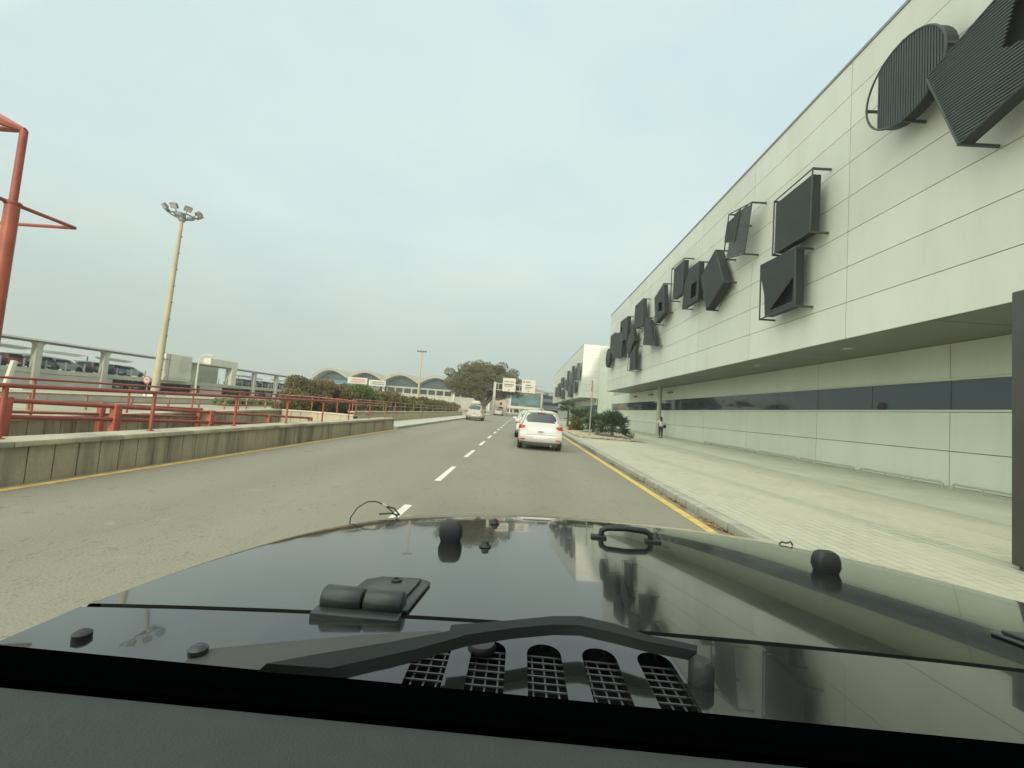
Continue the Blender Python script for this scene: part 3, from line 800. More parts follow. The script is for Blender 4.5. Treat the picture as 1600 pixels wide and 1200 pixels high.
# fan palms and bed on the right
bed = MB(); rows = []
for j in range(40):
    yy = 24.9+j*.95
    rows.append([(3.75+i*.42, yy, .16+.13*math.sin(i/9*math.pi)*(min(1, j/3))+random.uniform(-.015, .015)) for i in range(10)])
bed.grid(rows); tag(bed.build('planting_bed', gravm, smooth=True), kind='structure')
def make_rock():
    bm = bmesh.new(); bmesh.ops.create_icosphere(bm, subdivisions=2, radius=1)
    for v in bm.verts: v.co *= 1+random.uniform(-.18, .18); v.co.z = max(v.co.z*.7, -.45)
    me = bpy.data.meshes.new('edging_rock'); bm.to_mesh(me); bm.free(); me.materials.append(rockm)
    return me
rocks = [make_rock() for _ in range(4)]
rp = [(3.65+i*.26, 24.75+i*.09+random.uniform(-.06, .06)) for i in range(14)] + [(3.66+random.uniform(-.05,.08), 25.1+i*.62) for i in range(26)]
for i, (x, y) in enumerate(rp):
    o = bpy.data.objects.new('edging_rock', rocks[i % 4]); col.objects.link(o)
    s = random.uniform(.11, .18); o.location = (x, y, .13+s*.4); o.scale = (s*1.2, s, s); o.rotation_euler = (0, 0, random.uniform(0, 6))
    front = i < 14
    tag(o, 'pale rough rock edging the front of the palm bed' if front else 'pale rough rock edging the kerb side of the palm bed', 'rock',
        'rocks along the front of the palm bed' if front else 'rocks along the kerb side of the palm bed')
def fan_palm(name, label, x, y, zb, h, rad, nl=34, trunk=.25, seg=11, mat=palml):
    t = thing(name, label, 'palm', (x, y, zb), group='fan palms in the gravel bed')
    tr = MB(); tr.path([(x, y, zb-.05), (x+.03, y, zb+trunk*.5), (x, y, zb+trunk)], [.13, .11, .10], 8); tr.build('trunk', bark, t)
    mb = MB(); c0 = Vector((x, y, zb+trunk))
    for k in range(nl):
        a = random.uniform(0, 6.283); el = random.uniform(-.1, 1.4)
        d = Vector((math.cos(a)*math.cos(el), math.sin(a)*math.cos(el), math.sin(el)))
        L = random.uniform(.45, .72)
        e = c0+Vector((d.x*rad*L, d.y*rad*L, d.z*(h-trunk)*L))
        mb.path([c0, c0.lerp(e, .5)+Vector((0,0,.03)), e], [.014, .010, .007], 4)
        sd = d.cross(Vector((0,0,1)))
        if sd.length < .1: sd = Vector((1,0,0))
        sd.normalize(); up = sd.cross(d)
        nrm = (up+d*random.uniform(-.3,.6)).normalized(); w = nrm.cross(sd).normalized()
        R0 = rad*random.uniform(.38, .5)
        for q in range(seg):
            th = (q/(seg-1)-.5)*random.uniform(3.2, 3.9)
            dd = (w*-math.cos(th) if w.dot(d) < 0 else w*math.cos(th)) + sd*math.sin(th)
            tip = e+dd*R0*random.uniform(.85, 1.1)+Vector((0,0,-R0*.18*abs(th)))
            s2 = dd.cross(nrm)*R0*.075; mid = e+dd*R0*.55
            mb.add([e, mid+s2, tip, mid-s2], [(0,1,2,3)])
    mb.v = [(a, b, max(c, zb+.03)) for a, b, c in mb.v]
    mb.build('fronds', mat, t, fixn=False)
    return t
fan_palm('fan_palm', 'large bushy fan palm at the near corner of the gravel bed', 6.05, 27.4, .2, 1.95, 1.35, 95, .35)
fan_palm('fan_palm', 'fan palm behind the slim sign pole', 5.5, 31.2, .2, 1.85, 1.3, 44, .45)
fan_palm('fan_palm', 'fan palm half hidden behind the pole and the larger palms', 6.2, 36.5, .2, 2.1, 1.5, 44, .6)
fan_palm('fan_palm', 'slim fan palm on a tall stem nearest the white car', 4.75, 42.0, .2, 2.9, 1.1, 36, 1.7)
fan_palm('fan_palm', 'dense fan palm behind the brown bush', 5.6, 40, .2, 2.2, 1.4, 40, .8)
t = thing('round_bush', 'small round brown bush in the gravel bed', 'bush', (4.55, 34.0, .2))
clumps([(4.55+random.uniform(-.35,.35), 34+random.uniform(-.35,.35), .75+random.uniform(-.4,.3), .35, .35, .35) for _ in range(12)], 3000, .055).build('foliage', darkl, t, fixn=False)
m = MB(); m.path([(4.55, 34, .1), (4.55, 34, .7)], .05, 6); m.build('stems', twig, t)
for i, (x, y, h, lb) in enumerate(((5.4, 29.0, .5, 'low pale dry tuft in the bed in front of the second palm'), (7.2, 26.8, .6, 'pale yellowing tuft at the right front corner of the palm bed'), (4.9, 37.5, .45, 'pale dry tuft beside the round brown bush'))):
    o = thing('dry_tuft', lb, 'plant', (x, y, .2))
    mb = MB()
    for k in range(70):
        a = random.uniform(0, 6.28); r = random.uniform(.1, .4); e = Vector((x+r*math.cos(a), y+r*math.sin(a), .2+h*random.uniform(.4, 1))); b = Vector((x+.05*math.cos(a), y+.05*math.sin(a), .18)); s = Vector((-math.sin(a), math.cos(a), 0))*.018
        mb.add([b-s, b+s, e], [(0,1,2)])
    mb.build('blades', M('dry_blades', (.34, .31, .18), .9, var=.2), o, fixn=False)
# low planting strip in front of the car park
for i, (y0, y1, lb) in enumerate(((33, 41, 'low green planting strip in front of the stair tower'), (44, 56, 'low green planting strip near the hedge before the car park'))):
    o = thing('planting_strip', lb, 'hedge', (-25, (y0+y1)/2, 0))
    bl = [(-25+random.uniform(-.5,.5), random.uniform(y0, y1), .3, .5, .6, .3) for _ in range(22)]
    mb = clumps(bl, 2600, .1); mb.v = [(a, b, max(c, .02)) for a, b, c in mb.v]; mb.build('foliage', greenl, o, fixn=False)
# low fence across the plaza left
t = thing('low_fence', 'low brown post and rail fence across the plaza behind the ramp', 'fence', (-20, 22, 0))
for k in range(14):
    m = MB(); m.box(-20.04, -19.96, 14+k*2.2-.04, 14+k*2.2+.04, -.02, .7); m.build('post', rustm, t)
for zz in (.35, .66):
    m = MB(); m.bar((-20, 14, zz), (-20, 42.6, zz), .05, .07); m.build('rail', rustm, t)
low_wall('low pale planter wall at the back of the plaza', [(-26.5, 18), (-26.5, 60)], .45, .3, concm, M('cream_coping', (.55, .50, .37)), 4, .06)

# ------------------------------------------------------------------ cars
def make_car(label, color, L=4.05, H=1.555, W=1.73, detail=True, name='car', cat='car', hatch=None):
    t = thing(name, label, cat)
    k = H/1.555; w = W/1.73; l = L/4.08
    S = [(.10,.26,.76),(.02,.36,.83),(-.01,.46,.855),(.0,.60,.862),(.035,.66,.862),(.055,.70,.862),(.075,.80,.855),(.10,.93,.825),(.135,1.02,.78),(.165,1.07,.735),(.24,1.2,.69),(.32,1.33,.645),(.385,1.43,.605),
         (.36,1.475,.60),(.42,1.505,.61),(.7,1.535,.625),(1.3,1.555,.635),(1.9,1.545,.63),(2.35,1.47,.62),(2.75,1.27,.66),(3.1,1.06,.72),(3.3,1.0,.75),(3.7,.90,.75),(3.95,.78,.76),(4.05,.62,.78),(4.08,.42,.79),(4.02,.24,.76)]
    S = [(a*l, b*k, c*w) for a, b, c in S]
    NT = 15
    def top(i, tt, off=0):
        y, z, hw = S[i]; i0, i1 = max(0, i-1), min(len(S)-1, i+1)
        ty, tz = S[i1][0]-S[i0][0], S[i1][1]-S[i0][1]; n = math.hypot(ty, tz); ny, nz = -tz/n, ty/n
        d = .012*(1-tt*tt) - .075*abs(tt)**7 + off
        # bow of the tail and nose across the width
        return Vector((hw*tt*(1+.0*off), y+ny*d, z+nz*d))
    mb = MB()
    rows = [[top(i, -1+2*j/(NT-1)) for j in range(NT)] for i in range(len(S))]
    mb.grid(rows)
    # flanks
    lev = [.26, .36, .46, .60, .70, .80, .93, 1.02, 1.07, 1.2, 1.33, 1.43, 1.505]
    lev = [z*k for z in lev]
    it = max(range(len(S)), key=lambda i: S[i][1])
    def edge(z, rear):
        seq = S[:it+1] if rear else S[it:][::-1]
        for a, b in zip(seq[:-1], seq[1:]):
            if a[1] <= z <= b[1]:
                q = (z-a[1])/(b[1]-a[1]+1e-9); return (lerp(a[0], b[0], q), lerp(a[2], b[2], q))
        return (seq[-1][0], seq[-1][2])
    def wmid(z):
        P = [(.2,.80),(.36,.85),(.6,.865),(.85,.865),(1.0,.845),(1.07,.82),(1.33,.70),(1.43,.655),(1.52,.61)]
        z = z/k
        for a, b in zip(P[:-1], P[1:]):
            if a[0] <= z <= b[0]: return lerp(a[1], b[1], (z-a[0])/(b[0]-a[0]))*w
        return P[-1][1]*w
    def side(sx, z, u, off=0):
        yr, wr = edge(z, True); yf, wf = edge(z, False)
        y = lerp(yr, yf, u); wm = wmid(z)
        dr = .055
        e = min(1, u/.10); g = min(1, (1-u)/.14)
        x = wm - (wm-wr)*(1-e)**2 - (wm-wf)*(1-g)**2
        return Vector((sx*(x-(.02 if u in (0, 1) else 0)+off), y, z))
    us = [0,.015,.04,.08,.14,.25,.4,.55,.7,.82,.9,.95,.98,1]
    for sx in (-1, 1): mb.grid([[side(sx, z, u) for u in us] for z in lev])
    mb.add([(-.78*w, .12, .26*k), (.78*w, .12, .26*k), (.78*w, 3.98*l, .26*k), (-.78*w, 3.98*l, .26*k)], [(0,1,2,3)])
    body = mb.build('body', color, t, smooth=True, local=True, fixn=True, sharp=50)
    def patch(nm, i0, i1, t0, t1, mat, off=.006, rnd=True, par=t):
        g = MB(); n = 10
        rows = []
        for i in range(i0, i1+1):
            sh = 0
            q = (i-i0)/(i1-i0)
            if rnd: sh = .16*abs(2*q-1)**3+.02*q
            rows.append([top(i, lerp(t0+sh, t1-sh, j/n), off) for j in range(n+1)])
        g.grid(rows); return g.build(nm, mat, par, smooth=True, local=True, fixn=False)
    patch('rear_window', 9, 12, -.88, .88, carglass)
    patch('windscreen', 17, 20, -.9, .9, carglass)
    for sx in (-1, 1):
        g = MB(); g.grid([[side(sx, z*k, u, .006) for u in us2] for z, us2 in ((1.04, [.13,.2,.3,.4,.5,.6,.7,.74]), (1.2, [.12,.2,.3,.4,.5,.6,.7,.76]), (1.40, [.14,.22,.32,.42,.52,.62,.74,.86]))])
        g.build('side_window', carglass, t, smooth=True, local=True, fixn=False)
    # wheels
    r = .315
    for sx in (-1, 1):
        for yy in (.66*l, 3.27*l):
            a = MB(); a.lathe([(.36, 0), (.36, .012)], (0, 0, 0), 24, 'x'); xo = wmid(.5)
            a.v = [(sx*(xo-.004+v[0]*1.0), v[1]+yy, v[2]+.35) for v in a.v]; a.v = [(x, y, max(z, .24)) for x, y, z in a.v]
            a.build('wheel_arch', trimk, t, local=True)
            wl = MB(); wl.lathe([(.20, -.20), (r-.03, -.20), (r, -.17), (r, -.03), (r-.03, 0), (.21, .0), (.20, -.02)], (0, 0, 0), 22, 'x')
            wl.v = [(sx*(xo+.012+v[0]), v[1]+yy, v[2]+r) for v in wl.v]
            wh = wl.build('wheel', tyrem, t, smooth=True, local=True)
            if detail:
                rm = MB()
                for q in range(5):
                    an = q*2*math.pi/5; rm.bar((sx*(xo+.004), yy, r), (sx*(xo+.004), yy+.19*math.cos(an), r+.19*math.sin(an)), .07, .02, (1,0,0))
                rm.lathe([(.20, -.02), (.20, 0)], (sx*(xo-.03), yy, r), 20, 'x')
                rm.build('rim', rimm, wh, local=True)
    # lamps, plate, trim
    for sx in (-1, 1):
        g = MB(); rows = []; n = 6
        def topf(i, tt, off):
            a = int(i); return top(a, tt, off).lerp(top(min(a+1, len(S)-1), tt, off), i-a)
        for q in range(n+1):
            v = q/n; e = math.sqrt(max(0, 1-(2*v-1)**2))
            rows.append([topf(6.15+1.15*v, sx*lerp(.86-.14*e, 1.0, jj/6), .010) for jj in range(7)])
        g.grid(rows)
        g.grid([[side(sx, lerp(.815, .965, q)*k, u, .007) for u in (.0, .012, .025, .05-.02*abs(2*q-1))] for q in (0, .25, .5, .75, 1)])
        tl = g.build('tail_light', tailm, t, smooth=True, local=True, fixn=False)
        if detail:
            g = MB(); g.obox((sx*.68*w, -.012, .42*k), (.085, 0, 0), (0, .01, 0), (0, 0, .022)); g.build('reflector', tailm, t, local=True)
            g = MB(); c = Vector((sx*(.95*w), 2.62*l, 1.04*k)); g.obox(c, (.10, 0, 0), (0, .055, 0), (0, 0, .075)); g.build('wing_mirror', color, t, local=True, bevel=.03)
    g = MB(); g.obox((0, -.018, .50*k), (.26, 0, 0), (0, .008, 0), (0, 0, .055)); g.build('number_plate', platem, t, local=True)
    g = MB(); g.obox((0, .055, .24*k), (.70*w, 0, 0), (0, .06, 0), (0, 0, .075)); g.build('rear_valance', trimk, t, local=True, bevel=.02)
    if detail:
        g = MB(); g.obox((0, .353*l, 1.462*k), (.16, 0, 0), (0, .02, 0), (0, 0, .012)); g.build('brake_light', tailm, t, local=True)
        g = MB(); g.path([(0, .20, 1.12*k), (-.18, .245, 1.16*k), (-.38, .25, 1.15*k)], .01, 5); g.build('rear_wiper', trimk, t, local=True)
        g = MB(); g.path([(-.55*w, -.02, .60*k), (-.30*w, -.026, .615*k), (.30*w, -.026, .615*k), (.55*w, -.02, .60*k)], .006, 5); g.build('bumper_crease', M('panel_gap', (.2, .2, .18), .8, var=0), t, local=True)
        g = MB(); g.obox((0, .02, .735*k), (.11, 0, 0), (0, .03, 0), (0, 0, .014)); g.build('tailgate_handle', M('chrome_trim', (.5, .5, .5), .2, .9, var=0), t, local=True)
        g = MB(); g.tube((.42*w, -.02, .20), (.42*w, .25, .20), .03, n=10); g.build('exhaust', galv, t, local=True)
        g = MB(); g.path([(0, .62*l, 1.53*k), (0, .50*l, 1.60*k)], [.02, .008], 6); g.build('roof_aerial', trimk, t, local=True)
    return t
white = paint('white', (.50, .50, .47)); silver = paint('silver', (.36, .345, .30)); beige = paint('beige', (.36, .31, .25))
c = make_car('white hatchback just ahead in our lane with red tail lights', white)
c.location = (.80, 15.95, 0)
g = MB(); g.lathe([(.06, 0), (.06, .02)], (-.18, .215, 1.12), 12, 'y'); g.build('window_sticker', signw, c, local=True)
c = make_car('white car partly hidden beyond the white hatchback', white, H=1.53, W=1.78); c.location = (.62, 22.2, 0)
c = make_car('silver people carrier with a pale roof box in the left lane', silver, L=4.4, H=1.74, W=1.80); c.location = (-5.05, 44.0, 0); c.rotation_euler = (0, 0, R(1.5))
g = MB(); g.prism([(-.48, 1.0, 1.80), (-.44, .95, 2.02), (-.36, .93, 2.15), (.36, .93, 2.15), (.44, .95, 2.02), (.48, 1.0, 1.80)], (0, 1.7, 0)); rb = g.build('roof_box', paint('pale', (.55, .54, .48)), c, local=True, bevel=.03)
g = MB(); g.bar((-.52, 1.3, 1.76), (.52, 1.3, 1.76), .04, .05); g.bar((-.52, 2.2, 1.76), (.52, 2.2, 1.76), .04, .05); g.build('roof_bars', trimk, c, local=True)
c = make_car('small beige car beyond the silver people carrier beside the gantry post', beige, H=1.50); c.location = (-4.85, 86, 0)

# ------------------------------------------------------------------ parking deck, left
def parking():
    t = thing('parking_deck', 'long two level open car park with grey columns and a flat roof', 'car park', (-53, 60, 0))
    def slabs(y0, y1): pass
    m = MB(); m.box(-80, -53.0, 22, 118, 1.45, 1.92); m.build('deck_slab', concm, t)
    m = MB(); m.box(-53.12, -52.98, 22, 118, 1.50, 2.02); m.build('deck_edge', M('deck_edge_paint', (.44, .44, .34), .8, var=.1, scale=1), t)
    for nm, a, b in (('roof', 22, 58.3), ('roof', 63.1, 118)):
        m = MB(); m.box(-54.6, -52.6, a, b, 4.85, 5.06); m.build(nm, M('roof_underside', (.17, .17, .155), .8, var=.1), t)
        m = MB(); m.box(-52.6, -52.5, a, b, 4.98, 5.16); m.build('roof_trim', canm, t)
    y = 21.3; k = 0
    while y < 117:
        if not (57.5 < y < 64 or 70 < y < 74):
            m = MB(); m.box(-53.35, -52.75, y-.3, y+.3, 0, 4.85); m.prism([(-52.8, y-.3, 4.5), (-52.8, y-.3, 4.85), (-52.8, y-.75, 4.85)], (-.4, 0, 0)); m.prism([(-52.8, y+.3, 4.5), (-52.8, y+.3, 4.85), (-52.8, y+.75, 4.85)], (-.4, 0, 0)); m.build('column', concm, t)
        y += 7.25; k += 1
    for y in range(24, 118, 2):
        if 58 < y < 64: continue
        m = MB(); m.box(-53.03, -52.95, y-.06, y+.06, 2.0, 3.0); m.build('baluster', greym, t)
    m = MB(); m.box(-53.2, -53.0, 22, 51.6, 0, 1.5); m.box(-53.2, -53.0, 66, 71, 0, 1.5); m.build('lower_wall', M('pale_grey_wall', (.42, .43, .38), .8, var=.08, scale=.5), t)
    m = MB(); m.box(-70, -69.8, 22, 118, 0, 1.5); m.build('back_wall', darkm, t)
    m = MB()
    for y in range(52, 118, 4): m.box(-58.2, -57.8, y-.2, y+.2, 0, 1.46)
    m.build('inner_columns', concm, t)
    # stair tower and portal
    m = MB(); m.box(-53.6, -52.4, 58.3, 63.1, 1.93, 5.85); m.box(-52.38, -52.3, 58.3, 63.1, 2.3, 3.0); m.build('stair_tower', whitew, t)
    m = MB(); m.box(-52.39, -52.33, 60.8, 62.6, 3.6, 5.6); m.build('tower_grille', M('pale_grille', (.52, .51, .43), .7, var=.1, scale=3, stretch=(1, 6, .3)), t)
    m = MB(); m.box(-53.6, -52.4, 72.2, 73.4, 1.93, 6.15); m.box(-53.6, -52.4, 66.9, 72.2, 5.10, 6.15); m.build('portal', whitew, t)
    m = MB(); m.box(-56.0, -55.8, 63.1, 73.3, 1.93, 5.1); m.build('portal_back', M('pale_olive_wall', (.37, .37, .30), .8, var=.06), t)
    return t
parking()
cf, cn, cb_ = nodes('canopy_fabric')
cb_.inputs['Base Color'].default_value = (.66, .68, .67, 1); cb_.inputs['Roughness'].default_value = .7
ct = cn.nodes.new('ShaderNodeBsdfTranslucent'); ct.inputs[0].default_value = (.72, .74, .72, 1)
cx_ = cn.nodes.new('ShaderNodeMixShader'); cx_.inputs[0].default_value = .38
cn.links.new(cb_.outputs[0], cx_.inputs[1]); cn.links.new(ct.outputs[0], cx_.inputs[2]); cn.links.new(cx_.outputs[0], cn.nodes['Material Output'].inputs[0])
CAN = 'white shade canopies on the parking deck'
i = 0
cann = ['first', 'second', 'third', 'fourth', 'fifth', 'sixth', 'seventh', 'eighth', 'ninth', 'tenth', 'eleventh', 'twelfth']
for (y, xx, zz) in ((33, -57, 4.15), (36.0, -59, 3.6), (41.5, -57, 4.25), (47.5, -57.5, 4.2), (47, -60, 3.55), (53.2, -57, 4.15), (54, -60.5, 3.5), (79, -57, 4.1), (84, -58, 4.0), (90, -57, 4.1), (97, -57, 4.1), (104, -57, 4.1)):
    t = thing('shade_canopy', 'white sloping car canopy under the deck roof, ' + cann[i] + ' from the left', 'canopy', (xx, y, 1.92), group=CAN)
    m = MB(); L = 2.6
    rows = [[(xx+a, y+b, zz+.14*(1-(b/L)**2) - dz*(1-(b/L)**6)) for a, dz in ((-2.2, 0), (0, -.05), (2.0, 0), (2.25, .10), (2.35, .42), (2.2, .46))] for b in (-L, -L*.9, -L*.6, 0, L*.6, L*.9, L)]
    m.grid(rows); m.build('cover', cf, t, smooth=True, fixn=False)
    m = MB(); m.tube((xx-1.5, y, 1.92), (xx-1.5, y, zz+.1), .07, n=8); m.build('post', galv, t)
    i += 1
kinds = [('silver-blue', paint('silver_blue', (.34, .37, .40))), ('white', white), ('dark grey', paint('dark_grey', (.05, .055, .06))), ('black', paint('black', (.015, .015, .017))), ('red', paint('red', (.22, .03, .03))), ('blue', paint('blue', (.05, .08, .16)))]
protos = {}
park = [(28.5, 2), (31.4, 3), (34.2, 5), (37.0, 2), (39.6, 3), (42.2, 4), (45.0, 3), (47.8, 0), (50.8, 2), (53.4, 5), (56.0, 0), (78.5, 2), (81.5, 4), (84.5, 3), (87.5, 0), (90.5, 5), (94, 2), (97.5, 1), (101, 3), (105, 2), (109, 0)]
ordn = ['first','second','third','fourth','fifth','sixth','seventh','eighth','ninth','tenth','eleventh','twelfth','thirteenth','fourteenth','fifteenth','sixteenth','seventeenth','eighteenth','nineteenth','twentieth','twenty-first']
for i, (y, kd) in enumerate(park):
    nm, pm = kinds[kd]
    if kd not in protos: c = protos[kd] = make_car('', pm, detail=False, H=1.5, name='parked_car')
    else: c = copy_tree(protos[kd])
    c['label'] = nm + ' parked car on the upper deck, ' + ordn[i] + ' from the left'; c['group'] = 'cars parked on the upper deck'
    c.location = (-53.9, y, 1.925) if kd != 0 else (-55.5, y-2.0, 1.925)
    c.rotation_euler = (0, 0, R(90+random.uniform(-4, 4))) if kd != 0 else (0, 0, R(4))
for i, (y, kd) in enumerate(((53.2, 2), (55.8, 3), (78, 2), (82, 3), (86, 1), (92, 2))):
    nm, pm = kinds[kd]; c = copy_tree(protos[kd] if kd in protos else protos[2])
    c['label'] = nm + ' parked car in the shade below the deck, ' + ordn[i] + ' from the left'; c['group'] = 'cars parked below the deck'
    c.location = (-53.9, y, .0); c.rotation_euler = (0, 0, R(90))

# ------------------------------------------------------------------ far terminal with wavy roof
def far_terminal():
    y0 = 200
    t = thing('wavy_roof_terminal', 'distant terminal hall with a wavy vaulted cream roof', 'building', (-70, y0, 0))
    for i, cx in enumerate((-93.2, -76, -58.8, -41.6, -24.4)):
        hw = 8.6; n = 18; o, u = [], []
        for k in range(n+1):
            s = -1+2*k/n; z = 12.3+2.5*math.cos(s*math.pi/2)**1.15 if i else lerp(10.6, 12.3, (s+1)/2)+lerp(4.2, 2.5, (s+1)/2)*math.cos(s*math.pi/2)
            o.append((cx+s*hw, z)); u.append((cx+s*hw*.99, z-1.15-.9*abs(s)**2))
        m = MB(); m.prism([(a, y0-6, b) for a, b in o] + [(a, y0-6, b) for a, b in reversed(u)], (0, 70, 0))
        m.build('roof_vault', M('cream_roof', (.33, .31, .26), .7, var=.08, scale=.2), t, smooth=True, sharp=30)
        g = MB(); g.prism([(a*.999, y0, b) for a, b in u] + [(cx+hw, y0, 6), (cx-hw, y0, 6)], (0, .4, 0)); g.build('glazing', M('hall_glass', (.05, .075, .08), .15, var=.2, scale=.3), t)
        m = MB(); m.tube((cx+hw, y0-4, 0), (cx+hw, y0-4, 11.2), .5, n=10); m.build('column', whitew, t)
    m = MB(); m.box(-104, -16, y0-1, y0+60, 0, 8.6); m.build('lower_floor', concm, t)
    m = MB()
    for x in range(-70, -20, 4): m.box(x, x+3.2, y0-1.2, y0-.9, 5.6, 7.8)
    m.build('dark_openings', darkm, t)
    m = MB(); m.box(-104, -72, y0-1.1, y0-.9, 7.2, 9.4); m.build('blue_glazing', signb, t)
    for (x0, x1, z0, z1, mm) in ((-83, -73.6, 8.0, 11.0, signr), (-72.8, -64.8, 7.6, 10.4, signk)):
        m = MB(); m.box(x0, x1, y0-9, y0-8.6, z0, z1); b = m.build('sign_board', signw, t)
        k = MB(); w = x1-x0
        for v in (.58, .26):
            u = .2
            while u < .9:
                d = random.uniform(.02, .06); k.box(x0+w*u, x0+w*(u+d), y0-9.08, y0-8.99, z0+(z1-z0)*v, z0+(z1-z0)*(v+.14)); u += d+.015
        k.build('lettering', mm, b)
        for x in (x0+.5, x1-.5):
            m = MB(); m.box(x-.15, x+.15, y0-8.6, y0-8.3, 0, z1); m.build('sign_post', galv, b)
    return t
far_terminal()
# glazed building closing the road
t = thing('glazed_link_building', 'blue glazed building closing the end of the road under the gantry', 'building', (1, 150, 0))
Y = 150
m = MB(); m.box(-4.5, 7.2, Y, Y+10, 2.9, 7.3); m.build('glass_front', blueg, t)
m = MB()
for x in (-4.6, 6.8): m.box(x, x+.5, Y-.3, Y+.1, 0, 8.0)
m.box(-4.6, 7.3, Y-.35, Y+.05, 7.3, 7.7); m.build('frame', whitew, t)
m = MB(); m.box(-4.2, -1.2, Y-.08, Y-.02, 3.0, 3.9); m.box(1.6, 6.0, Y-.08, Y-.02, 2.9, 3.5); m.box(-1.0, .9, Y-.08, Y-.02, 4.4, 4.55); m.build('dark_frames', jointm, t)
m = MB(); m.prism([(-4.8, Y-1.5, 7.75), (9.5, Y-1.5, 7.75), (9.5, Y-1.5, 8.3), (2, Y-1.5, 10.6), (-4.8, Y-1.5, 8.6)], (0, 12, 0)); m.build('roof', M('brown_grey_roof', (.24, .22, .19), .7, var=.1), t)
m = MB(); m.box(-6, 8, Y-.5, Y+.2, 2.0, 2.85); m.build('white_band', whitew, t)
m = MB(); m.box(-6, 8, Y-.1, Y+9, 0, 2.0); m.build('lower_wall', concm, t)
m = MB()
for x in (-5.2, -2.8, -.4, 2.2, 4.8): m.box(x, x+1.8, Y-.16, Y-.08, .5, 1.7)
m.build('dark_openings', darkm, t)
t = thing('gabled_kiosk', 'pinkish gabled kiosk left of the glazed building', 'kiosk', (-7, 140, 0))
m = MB(); m.box(-9, -5.2, 138, 144, 0, 4.6); m.prism([(-9.3, 137.8, 4.6), (-5.0, 137.8, 4.6), (-7.1, 137.8, 7.0)], (0, 6.4, 0)); m.build('wall', brownp, t)
m = MB(); m.lathe([(.45, 0), (.45, .08)], (-7.1, 137.9, 3.2), 14, 'y'); m.build('round_window', darkm, t)
m = MB(); m.box(-7.8, -6.4, 137.9, 138.02, 0, 2.1); m.build('door', darkm, t)
t = thing('grey_block', 'grey flat-roofed block far beyond the second terminal wing', 'building', (11, 170, 0))
m = MB(); m.box(8.0, 16, 165, 185, 0, 9.2); m.box(7.8, 16.2, 164.8, 185.2, 9.2, 9.6); m.build('wall', greym, t)
m = MB()
for z in (1.2, 4.2, 6.8): m.box(8.4, 15.6, 164.9, 165.05, z, z+1.3)
m.build('window_bands', glassb, t)

# ------------------------------------------------------------------ person by the column
def skin_obj(name, verts, edges, radii, mat, parent, sub=2):
    me = bpy.data.meshes.new(name); me.from_pydata(verts, edges, [])
    o = bpy.data.objects.new(name, me); col.objects.link(o)
    md = o.modifiers.new('skin', 'SKIN'); md.use_smooth_shade = True
    for i, r in enumerate(radii):
        sv = me.skin_vertices[0].data[i]; sv.radius = (r, r) if not isinstance(r, tuple) else r; sv.use_root = (i == 0)
    s = o.modifiers.new('sub', 'SUBSURF'); s.levels = sub; s.render_levels = sub
    dg = bpy.context.evaluated_depsgraph_get(); dg.update()
    m2 = bpy.data.meshes.new_from_object(o.evaluated_get(dg)); bpy.data.objects.remove(o)
    m2.materials.clear(); m2.materials.append(mat)
    for p in m2.polygons: p.use_smooth = True
    o = bpy.data.objects.new(name, m2); col.objects.link(o); o.parent = parent
    return o
p = thing('person', 'person in a white shirt and black trousers walking by the column with a dark bag', 'person', (11.25, 33.3, .13), R(-12))
bv = [(0,0,.95),(0,0,1.12),(0,.02,1.30),(0,.02,1.42),(0,.03,1.50),(0,.05,1.60),(0,.05,1.68),
      (.09,0,.90),(.10,.10,.50),(.10,-.02,.09),(.10,.12,.03), (-.09,0,.90),(-.09,-.02,.49),(-.09,-.20,.12),(-.09,-.10,.04),
      (.18,.02,1.38),(.24,0,1.10),(.25,.12,.90),(.25,.16,.82), (-.18,.02,1.38),(-.27,.0,1.12),(-.20,.17,1.05),(-.14,.22,1.08)]
be = [(0,1),(1,2),(2,3),(3,4),(4,5),(5,6),(0,7),(7,8),(8,9),(9,10),(0,11),(11,12),(12,13),(13,14),(3,15),(15,16),(16,17),(17,18),(3,19),(19,20),(20,21),(21,22)]
br = [.13,.11,.12,.09,.05,.085,.07,.085,.06,.04,.035,.085,.06,.04,.035,.055,.04,.032,.035,.055,.04,.032,.035]
skin_obj('body', bv, be, br, skinm, p)
skin_obj('shirt', [(0,0,.92),(0,0,1.12),(0,.02,1.30),(0,.02,1.40),(.18,.02,1.38),(.25,0,1.08),(-.18,.02,1.38),(-.28,0,1.12)], [(0,1),(1,2),(2,3),(3,4),(4,5),(3,6),(6,7)], [.155,.135,.145,.10,.075,.055,.075,.055], shirtm, p)
skin_obj('trousers', [(0,0,.97),(.09,0,.88),(.10,.10,.50),(.10,-.02,.12),(-.09,0,.88),(-.09,-.02,.49),(-.09,-.18,.15)], [(0,1),(1,2),(2,3),(0,4),(4,5),(5,6)], [.15,.105,.08,.06,.105,.08,.06], trousm, p)
skin_obj('hair', [(0,.03,1.70),(0,-.02,1.60),(0,-.06,1.46),(0,-.07,1.30)], [(0,1),(1,2),(2,3)], [.085,.105,.10,.06], hairm, p)
for sx, yy in ((.10, -.02), (-.09, -.19)):
    m = MB(); m.box(sx-.05, sx+.05, yy-.08, yy+.19, 0, .09); m.build('shoe', trousm, p, local=True, bevel=.03)
t = thing('shoulder_bag', 'dark shoulder bag hanging at the side of the walking person', 'bag', (11.55, 33.3, .9))
m = MB(); m.box(11.46, 11.60, 33.12, 33.44, .95, 1.22); m.build('bag_body', trousm, t, bevel=.03)
